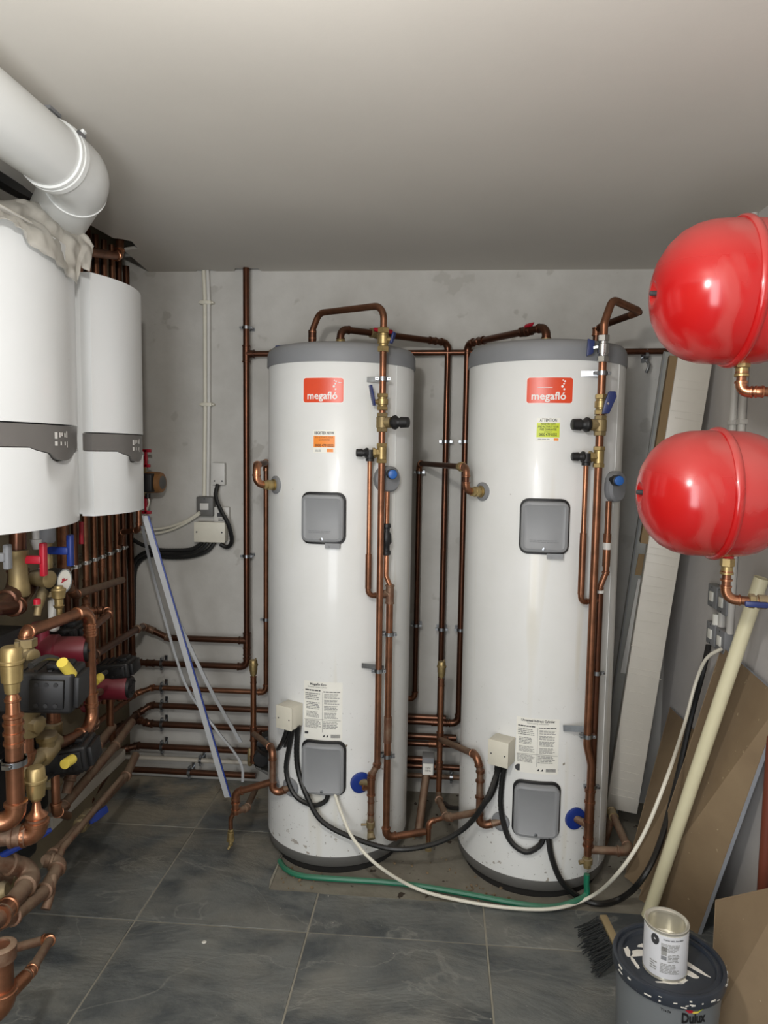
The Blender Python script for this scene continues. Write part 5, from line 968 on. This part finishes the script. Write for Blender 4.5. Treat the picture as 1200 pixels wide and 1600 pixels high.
q = at(93, 907, X=-1.16); G = thing('pressure_gauge', 'round pressure gauge with white dial and red marks at left', 'gauge', q); ga = V((1, -.12, 0)).normalized()
MB().lathe(q, ga, [(-.03, .034), (-.028, .037), (.012, .037), (.014, .034)], 24).obj('case', 'black', G); MB().lathe(q+ga*.0145, ga, [(0, .034), (.001, .034)], 24).obj('dial', 'stick_w', G); MB().lathe(q+ga*.012, ga, [(0, .0345), (.006, .037), (.006, .0335), (.003, .0335)], 24, closed=True).obj('bezel', 'zinc', G)
gs = Spl(q+ga*.016, (.12, 1, 0), (0, 0, 1)); b = MB(); b.box(gs(0, 0, .001), (.03, .003, .0008), gs(1, .2, 0)-gs(0, 0, 0), (0, 0, 1)); b.box(gs(-.005, .004, .001), (.012, .008, .0006), gs(1, 0, 0)-gs(0, 0, 0), (0, 0, 1)); b.obj('needle', 'redv', G)
T = pipe('drain_tap', 'small red drain tap below the red tap handle', [at(60, 948, X=-1.14), at(58, 962, X=-1.14)], .01, 'brassd'); MB().lathe(at(58, 944, X=-1.13), (0, 0, 1), [(0, .01), (.014, .01), (.016, .006)], 10).obj('cap', 'redv', T)
o = MB().box(at(84, 960, X=-1.2), (.03, .03, .11)).obj('plastic_bottle', 'wplast', bev=.012, seg=3); tag(o, 'small white plastic block behind the little brass vent', 'block')
o = MB().lathe(at(35, 1320, X=-1.1)+V((0, 0, -.0)), V((.6, 1, .1)), [(-.09, .004), (-.06, .009), (.06, .01), (.08, .006)], 8).obj('valve_lever', 'blue'); tag(o, 'loose blue valve lever low at the left near the floor pipes', 'lever')
# ================================================================ RIGHT SIDE
def vessel(label, cx0, y_, z_, r_, s=1):
    T = thing('expansion_vessel', label, 'tank', (cx0+.17, y_, z_-r_)); X_ = (1, 0, 0); o = V((cx0, y_, z_))
    prof = [(.012, .0), (.010, .012), (0, .026), (.002, .045), (.012, .075), (.030, .105), (.052, .127), (.078, .141), (.105, .148), (.14, .15), (.165, .15)]
    prof = [(t*s, q*r_/.15) for t, q in prof]; L = .33*s; pr = prof+[(L-t, q) for t, q in reversed(prof[:-1])]
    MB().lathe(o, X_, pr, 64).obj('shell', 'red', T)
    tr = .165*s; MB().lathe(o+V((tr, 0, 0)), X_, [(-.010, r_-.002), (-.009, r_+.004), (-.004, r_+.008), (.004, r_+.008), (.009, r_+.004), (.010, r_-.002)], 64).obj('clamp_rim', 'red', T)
    MB().lathe(o+V((.014, 0, 0)), (-1, 0, 0), [(0, .006), (.02, .006), (.022, .004)], 12).obj('air_valve', 'ink', T)
    k = MB(); k.box((XR-.003, y_, z_), (.006, .05, .20))
    for q in (-.06, .06): k.box((cx0+L+(XR-cx0-L)/2-.02, y_, z_+q), (XR-cx0-L+.04, .03, .006))
    k.box((cx0+L-.012, y_, z_), (.005, .04, .13)); k.obj('wall_bracket', 'zinc', T, bev=.001)
    return T
V1 = vessel('upper red expansion vessel on right wall, nearest the ceiling', at(1021, 457, Y=1.66).x, 1.66, at(1130, 458, Y=1.66).z, .156, 1.06)
V2 = vessel('lower red expansion vessel on right wall above the leaning cream pipe', at(999.5, 770, Y=1.75).x, 1.75, at(1100, 771, Y=1.75).z, .151, 1.05)
def vp(label, vx, vy, zb, r_, Yc, ex, lever):
    q = mv(at(vx, vy, Y=Yc), 'z', 'y', vy); T = thing('vessel_pipe', label, 'pipe', q)
    c = mv(q.copy(), 'z', 'y', ex[0]); e = V((XR-.0, c.y, c.z)); P = [q, c, mv(c.copy(), 'x', 'x', 1180)+V((0, -.02, 0)), V((XR, c.y-.06, c.z-.01))]
    run(T, P, .0105, 'cum', 'cub', R=.024)
    b = MB(); b.lathe(q, (0, 0, -1), [(-.015, .016), (.0, .016), (.002, .0145), (.008, .0145)], 16); b.obj('neck', 'red', T)
    b = MB(); hexes(b, q, (0, 0, -1), .0105, [(.006, .026, 1.6, 6), (.026, .04, 1.3, 14), (.04, .046, 1.5, 14)]); b.obj('union', 'brass', T)
    for yy_ in ex[1]: MB().lathe(mv(q.copy(), 'z', 'y', yy_), Zd, [(-.002, .011), (-.002, .0145), (.002, .0145), (.002, .011)], 14).obj('solder_ring', 'cub', T)
    if lever:
        k = P[2]; valve(T, mv(c.copy(), 'x', 'x', 1185)+V((0, -.02, 0)), P[3]-P[2], .011, 'brassd', None, L=.03)
        MB().box(mv(c.copy(), 'x', 'x', 1172)+V((0, -.035, -.004)), (.05, .012, .014), (1, -.2, 0), (0.2, 1, 0)).obj('lever', 'navy', T, bev=.003)
    return T
vp('copper elbow pipe with brass union under the upper red vessel', 1160.5, 556, 0, .0105, 1.66, (613, (582, 598)), False)
vp('copper elbow pipe with blue lever under the lower red vessel', 1137, 868, 0, .0105, 1.75, (936, (893, 906)), True)
# conduits and switches on the right wall
def rw(px, py, d=.0): return at(px, py, X=XR-d)
yc1 = rw(1143, 700, .012).y; yc2 = rw(1157, 700, .012).y
CR = thing('trunking', 'twin white conduits down the right wall behind the red vessels', 'conduit', (XR, yc1, 1.1))
for y_, m in ((yc1, 'wplast'), (yc2, 'wplast')):
    MB().tube([(XR-.012, y_, 2.47), (XR-.012, y_, rw(1145, 990).z)], .0125, 12).obj('conduit_tube', m, CR)
    for z_ in (rw(1155, 660).z, rw(1155, 935).z, 1.55): MB().box((XR-.012, y_, z_), (.028, .034, .016)).obj('saddle_clip', 'wplast', CR, bev=.001)
for i, (x0, y0, x1, y1, lab) in enumerate(((1110, 916, 1125, 948, 'upper left grey fused switch on right wall'), (1128, 925, 1137, 958, 'upper right grey fused switch behind the copper elbow'), (1108, 975, 1122, 1006, 'lower left grey fused switch on right wall'), (1125, 985, 1134, 1018, 'lower right grey fused switch with white cable'))):
    a = rw(x0, y0, .02); b = rw(x1, y1, .02); yc = (a.y+b.y)/2; zc = (a.z+b.z)/2; T = thing('fused_switch', lab, 'switch', (XR, yc, zc))
    MB().box((XR-.016, yc, zc), (.032, .082, .084)).obj('plate', 'greyp', T, bev=.004); MB().box((XR-.034, yc, zc), (.006, .032, .036)).obj('rocker', 'stick_w', T, bev=.002)
    for s in (-1, 1): MB().lathe((XR-.033, yc, zc+s*.034), (-1, 0, 0), [(0, .003), (.001, .003)], 8).obj('screw', 'ink', T)
tag(MB().lathe((XR-.02, rw(1129, 968).y, rw(1129, 968).z), Zd, [(-.02, .015), (.02, .015)], 16).obj('conduit_coupler', 'stick_w'), 'short white conduit stub between the upper and lower grey switches', 'conduit')
# tall wrapped boxes leaning into the corner
def beam(P0, P1, w_, d_, side):
    # P0 bottom left front edge, P1 top left front edge
    ax_ = (P1-P0).normalized(); s = V(side); s = (s-ax_*s.dot(ax_)).normalized(); b = ax_.cross(s); b = b if b.y > 0 else -b
    return ax_, s, b
p0 = at(947, 1267, Z=.0); p1 = at(1058, 560, Y=3.02); p0 = V((.775, 3.02, 0)); p0 = mv(at(947, 1262, Y=2.98), 'z', 'y', 1262)
p0 = at(947, 1262, Y=2.93); p1 = at(1060, 552, Y=2.80)
ax_, s_, b_ = beam(p0, p1, .12, .07, (1, -.18, 0))
TB = thing('wrapped_box', 'tall white shrink-wrapped box leaning in the right corner', 'box', p0)
Lb_ = (p1-p0).length; wb = .125
MB().box(p0+ax_*Lb_/2+s_*wb/2+b_*.03, (wb, .06, Lb_), s_, b_, ax_).obj('carton', 'wrap', TB, bev=.004)
MB().box(p0+ax_*Lb_*.80-s_*.014+b_*.035, (.028, .05, Lb_*.39), s_, b_, ax_).obj('carton_side', 'card', TB)
b = MB()
for k in range(46):
    t = .03+.94*k/46+random.uniform(-.006, .006); b.box(p0+ax_*Lb_*t+s_*wb*(.5+random.uniform(-.1, .1))-b_*.0008, (wb*random.uniform(.5, .98), .0022, random.uniform(.001, .003)), s_+ax_*random.uniform(-.06, .03), b_)
b.obj('wrap_creases', 'wrap', TB)['kind'] = 'stuff'
# floor support: the box stands on the low pipe behind; add its feet down to the floor
p0b = at(968, 1010, Y=3.16); p1b = at(1037, 549, Y=3.2); p0b = p1b+(p0b-p1b)*2.45; t = p1b.z/(p1b.z-p0b.z) if p0b.z < 0 else 1; p0b = p1b+(p0b-p1b)*t
ax2, s2, b2_ = beam(p0b, p1b, .08, .03, (1, -.1, 0)); L2 = (p1b-p0b).length
TG = thing('grey_panel', 'long pale grey panel leaning behind the shrink-wrapped box', 'panel', p0b)
MB().box(p0b+ax2*L2/2+s2*.05+b2_*.012, (.1, .022, L2), s2, b2_, ax2).obj('panel', 'greyboard', TG, bev=.002)
MB().box(p0b+ax2*L2*.5+s2*.004-b2_*.002, (.003, .003, L2), s2, b2_, ax2).obj('edge_trim', 'greyp', TG)
q = at(985, 985, Y=3.0); ax3 = (at(1003, 900, Y=3.02)-at(974, 1052, Y=2.99)).normalized(); 
cw = MB().box((at(1003, 905, Y=3.02)+at(976, 1052, Y=2.99))/2, (.035, .006, (at(1003, 905, Y=3.02)-at(976, 1052, Y=2.99)).length), (1, 0, -.1), (0, 1, 0), ax3).obj('clear_film', 'clear', TG)
MB().box((at(998, 860, Y=3.03)+at(1003, 905, Y=3.0))/2, (.03, .004, .09), (1, 0, -.1), (0, 1, 0), ax3).obj('brown_stain_patch', 'card', TG)
# brown boards leaning on the right wall
def board(label, P, th, m='board', me='boarde'):
    P = [V(p) for p in P]; n_ = (P[1]-P[0]).cross(P[3]-P[0]).normalized(); n_ = n_ if n_.x < 0 else -n_
    T = thing('plasterboard', label, 'board', P[3]); MB().slab(P, n_, .0012).obj('face_paper', m, T); MB().slab([p+(-n_)*.0001 for p in P], -n_, th).obj('core', me, T); return T
b2p = [at(1047, 1105, X=1.03), at(1068, 1126, X=1.02), V((.87, 2.42, .0)), V((.742, 2.66, 0))]; b2p[1] = V((1.03, 2.72, b2p[0].z+.02))
board('brown board offcut leaning at the back beside the wrapped box', b2p, .012)
b1p = [at(1128, 1010, X=1.02), at(1222, 1093, X=1.02), at(1090, 1460, Z=0), at(998, 1405, Z=0)]
board('large brown plasterboard with grey cut edge leaning behind the cream pipe', b1p, .0125)
b3p = [at(1118, 1406, Y=2.12), at(1235, 1380, Y=1.93), V((.99, 1.72, 0)), at(1108, 1606, Z=0)]
board('low wide brown board standing behind the paint bucket', b3p, .012)
# cream pipe
p0 = at(1010, 1434, Z=.02); p1 = at(1190, 903, X=.98); p0 = V((p0.x, p0.y-.05, .02)); p0 = at(1012, 1432, Z=.022)
CP = thing('waste_pipe', 'long cream plastic pipe leaning against the right wall', 'pipe', p0); d_ = (p1-p0).normalized()
MB().lathe(p0, d_, [(0, .0215), ((p1-p0).length, .0215), ((p1-p0).length, .0195), (0, .0195)], 28, closed=True).obj('pipe', 'creamp', CP)
tag(MB().tube([rw(1207, 1150, .03), V((rw(1207, 1150, .03).x, rw(1207, 1150, .03).y, .13))], .016, 12).obj('red_brown_pipe', 'redb'), 'red-brown painted pipe on right wall above the low board', 'pipe')
# bucket, tin, brush
yb_, xb_ = 1.80, at(1044, 1505, Y=1.8).x; BU = thing('paint_bucket', 'grey paint bucket with dark paint-spattered lid', 'bucket', (xb_, yb_, 0)); o = V((xb_, yb_, 0)); zl = .313
MB().lathe(o, Zd, [(.001, .112), (.004, .118), (zl-.026, .1315), (zl-.026, .12)], 48).obj('tub', 'bucket', BU)
MB().lathe(o, Zd, [(zl-.032, .1315), (zl-.034, .138), (zl-.024, .1405), (zl-.01, .1405), (zl-.002, .139), (zl, .135), (zl-.001, .130), (zl-.008, .128), (zl-.005, .121), (zl-.006, .115), (zl-.014, .112), (zl-.014, 0)], 56).obj('lid', 'lid', BU)
b = MB(); rng = random.Random(3)
def splat(c, a, w_, l_, z_):
    n = 12; vs = []
    for k in range(n):
        t = 2*PI*k/n; r_ = 1+rng.uniform(-.3, .3); vs.append(o+V((c[0]+math.cos(a)*l_*r_*math.cos(t)-math.sin(a)*w_*r_*math.sin(t), c[1]+math.sin(a)*l_*r_*math.cos(t)+math.cos(a)*w_*r_*math.sin(t), z_)))
    b.slab(vs, (0, 0, 1), .002)
zt0 = zl-.0145
for px, py, a, w_, l_ in ((999, 1490, .4, .012, .028), (992, 1505, 1.9, .005, .02), (980, 1487, 1.6, .007, .018), (1085, 1513, -.7, .007, .035), (1078, 1522, -.6, .007, .02), (1047, 1536, .1, .004, .03), (1066, 1534, .6, .005, .015), (1002, 1478, .5, .006, .012)):
    q = at(px, py, Z=zt0)-o; splat((q.x, q.y), a-.1, w_, l_, zt0)
b.obj('paint_splashes', 'paint', BU)
b = MB(); 
for k in range(26):
    a = rng.uniform(-2.9, .2); q = o+V((math.cos(a)*.1406, math.sin(a)*.1406, zl-rng.uniform(.004, .028))); b.box(q, (rng.uniform(.004, .02), .0018, rng.uniform(.001, .004)), (-math.sin(a), math.cos(a), rng.uniform(-.3, .3)), (math.cos(a), math.sin(a), 0))
b.obj('paint_drips', 'paint', BU)
def Sb(px, py, rr=.1318):
    p = cy(px, py, (xb_, yb_), rr); return Scyl((xb_, yb_), rr, p)
S = Sb(1084, 1592); text('Dulux', S, .036, 'inkb', BU, out=.0005, width=.062, bold=.0012)
b = MB()
def blob(S, pts, m):
    MB().slab([S(u, v*.72+.001, .0006) for u, v in pts], S(0, 0, 1)-S(0, 0, 0), .0006).obj('logo_flash', m, BU)
blob(S, [(-.022, .030), (-.018, .036), (-.010, .036), (-.002, .026), (-.006, .021), (-.014, .021)], 'redv'); blob(S, [(-.006, .021), (-.002, .026), (.006, .026), (.014, .024), (.010, .019), (.0, .018)], 'yellow'); blob(S, [(.008, .024), (.014, .028), (.024, .030), (.014, .024)], 'lime')
text('Trade', Sb(1040, 1579), .01, 'inkb', BU, out=.0005)
tx, ty = at(1041, 1520, Z=zt0).x, at(1041, 1520, Z=zt0).y; tz = zt0
q = at(1038, 1505, Z=tz); o2_ = V((at(1038, 1512, Z=tz).x, at(1038, 1512, Z=tz).y, tz)); rt_ = .0535; TI = thing('paint_tin', 'open silver paint tin with grey printed label on the bucket lid', 'tin', o2_)
th_ = .131
MB().lathe(o2_, Zd, [(.0, rt_-.002), (.002, rt_+.001), (.004, rt_+.001), (.006, rt_-.0005), (th_-.008, rt_-.0005), (th_-.006, rt_+.001), (th_-.001, rt_+.0015), (th_, rt_), (th_-.001, rt_-.004), (th_-.004, rt_-.0075), (th_-.01, rt_-.008), (th_-.012, rt_-.003), (th_*.55, rt_-.003), (th_*.53, rt_-.006), (th_*.53, 0)], 48).obj('can', 'tin', TI)
MB().lathe(o2_, Zd, [(.009, rt_-.001), (.009, rt_+.0006), (th_-.011, rt_+.0006), (th_-.011, rt_-.001)], 48, closed=True).obj('label_wrap', 'paper', TI)
S = Scyl((o2_.x, o2_.y), rt_+.0006, V((o2_.x+.0, o2_.y-rt_, tz+th_/2)))
S0 = Scyl((o2_.x, o2_.y), rt_+.0006, cy(1045, 1480, (o2_.x, o2_.y), rt_)); zc0 = 0
S = lambda u, v, q_: S0(u, v+(tz+th_*.52-S0(0, 0, 0).z), q_)
text('Interior paint, low odour', S, .0065, 'ink', TI, u0=.012, v0=.044, width=.05)
for a_ in ((-.018, .03, .034, .012, 6), (-.001, .03, .008, -.014, 6), (-.018, .03, -.018, -.045, 7)): lines(S, *a_, 'inkg', TI, .5)
for v0_, m in ((.014, 'greyd'), (.002, 'inkg'), (-.010, 'greyp')): MB().slab([S(u, v, .0003) for u, v in ((-.017, v0_), (-.004, v0_), (-.004, v0_+.01), (-.017, v0_+.01))], S(0, 0, 1)-S(0, 0, 0), .0004).obj('swatch', m, TI)
c_o = [S(-.034+.011*math.cos(k*PI/8), .036+.014*math.sin(k*PI/8), .0004) for k in range(16)]; MB().slab(c_o, S(-.03, 0, 1)-S(-.03, 0, 0), .0004).obj('oval_mark', 'ink', TI)
lines(S, -.045, -.026, -.02, -.045, 4, 'inkg', TI, .5)
# brush: head leaning on the bucket with short wooden handle
BR = thing('hand_brush', 'dark bristled broom head lying on its side left of the bucket', 'brush', at(945, 1480, Z=.01))
h0, h1 = at(942, 1432, Z=.09), at(975, 1500, Z=.07); hd = (h1-h0).normalized()
MB().box((h0+h1)/2, ((h1-h0).length, .026, .018), hd, (-hd.y, hd.x, 0)).obj('brush_block', 'wood', BR, bev=.004)
b = MB(); sd = V((hd.y, -hd.x, 0)); sd = -sd if sd.x > 0 else sd
for k in range(170):
    t = rng.random(); s_0 = (h0+(h1-h0)*(.02+.96*t))+V((0, 0, rng.uniform(-.01, .01)))+sd*.018; e_0 = s_0+sd*rng.uniform(.05, .075)+V((rng.uniform(-.012, .012), rng.uniform(-.012, .012), -rng.uniform(.02, .06))); e_0.z = max(e_0.z, .005); b.tube([s_0, e_0], .0016, 4)
o = b.obj('bristles', 'bristle', BR, flat=True); o['kind'] = 'stuff'
# debris where the tiles stop
b = MB()
for k in range(90):
    x_, y_ = rng.choice([(rng.uniform(-.62, -.40), rng.uniform(2.46, 2.60)), (rng.uniform(.12, .3), rng.uniform(2.45, 2.56)), (rng.uniform(-1.3, -.8), rng.uniform(3.1, 3.24)), (rng.uniform(-.3, .2), rng.uniform(2.46, 2.9))]); s_1 = rng.uniform(.002, .007); b.box((x_, y_, -.004+s_1/2), (s_1*1.6, s_1, s_1), (math.cos(k), math.sin(k), .2), (-math.sin(k), math.cos(k), 0))
o = b.obj('rubble', 'cork', flat=True); o['kind'] = 'stuff'; tag(o, 'crumbs of mortar scattered at the bare floor edge', 'rubble')
tag(MB().lathe(at(319, 1472, Z=.0023), Zd, [(0, .008), (.001, .007), (.0015, .003)], 9).obj('paint_spot', 'paint'), 'small white paint drip on the slate tile left of centre', 'stain')
cabl('void_filler', 'thick black tube added as the dark void above the nearer boiler', 'cable', [at(-40, 252, X=-1.36), at(10, 284, X=-1.36), at(45, 304, X=-1.37), at(80, 330, X=-1.38), at(110, 352, X=-1.38)], .03, 'blackr')  # added black tubes stand in for the dark void above the boiler
cabl('void_filler', 'thinner black tube added to the same dark void above the nearer boiler', 'cable', [at(-40, 234, X=-1.34), at(0, 262, X=-1.34), at(20, 280, X=-1.35), at(52, 300, X=-1.37)], .012, 'blackr')
# tidy helper properties
for ob in bpy.data.objects:
    if '_o' in ob: del ob['_o']
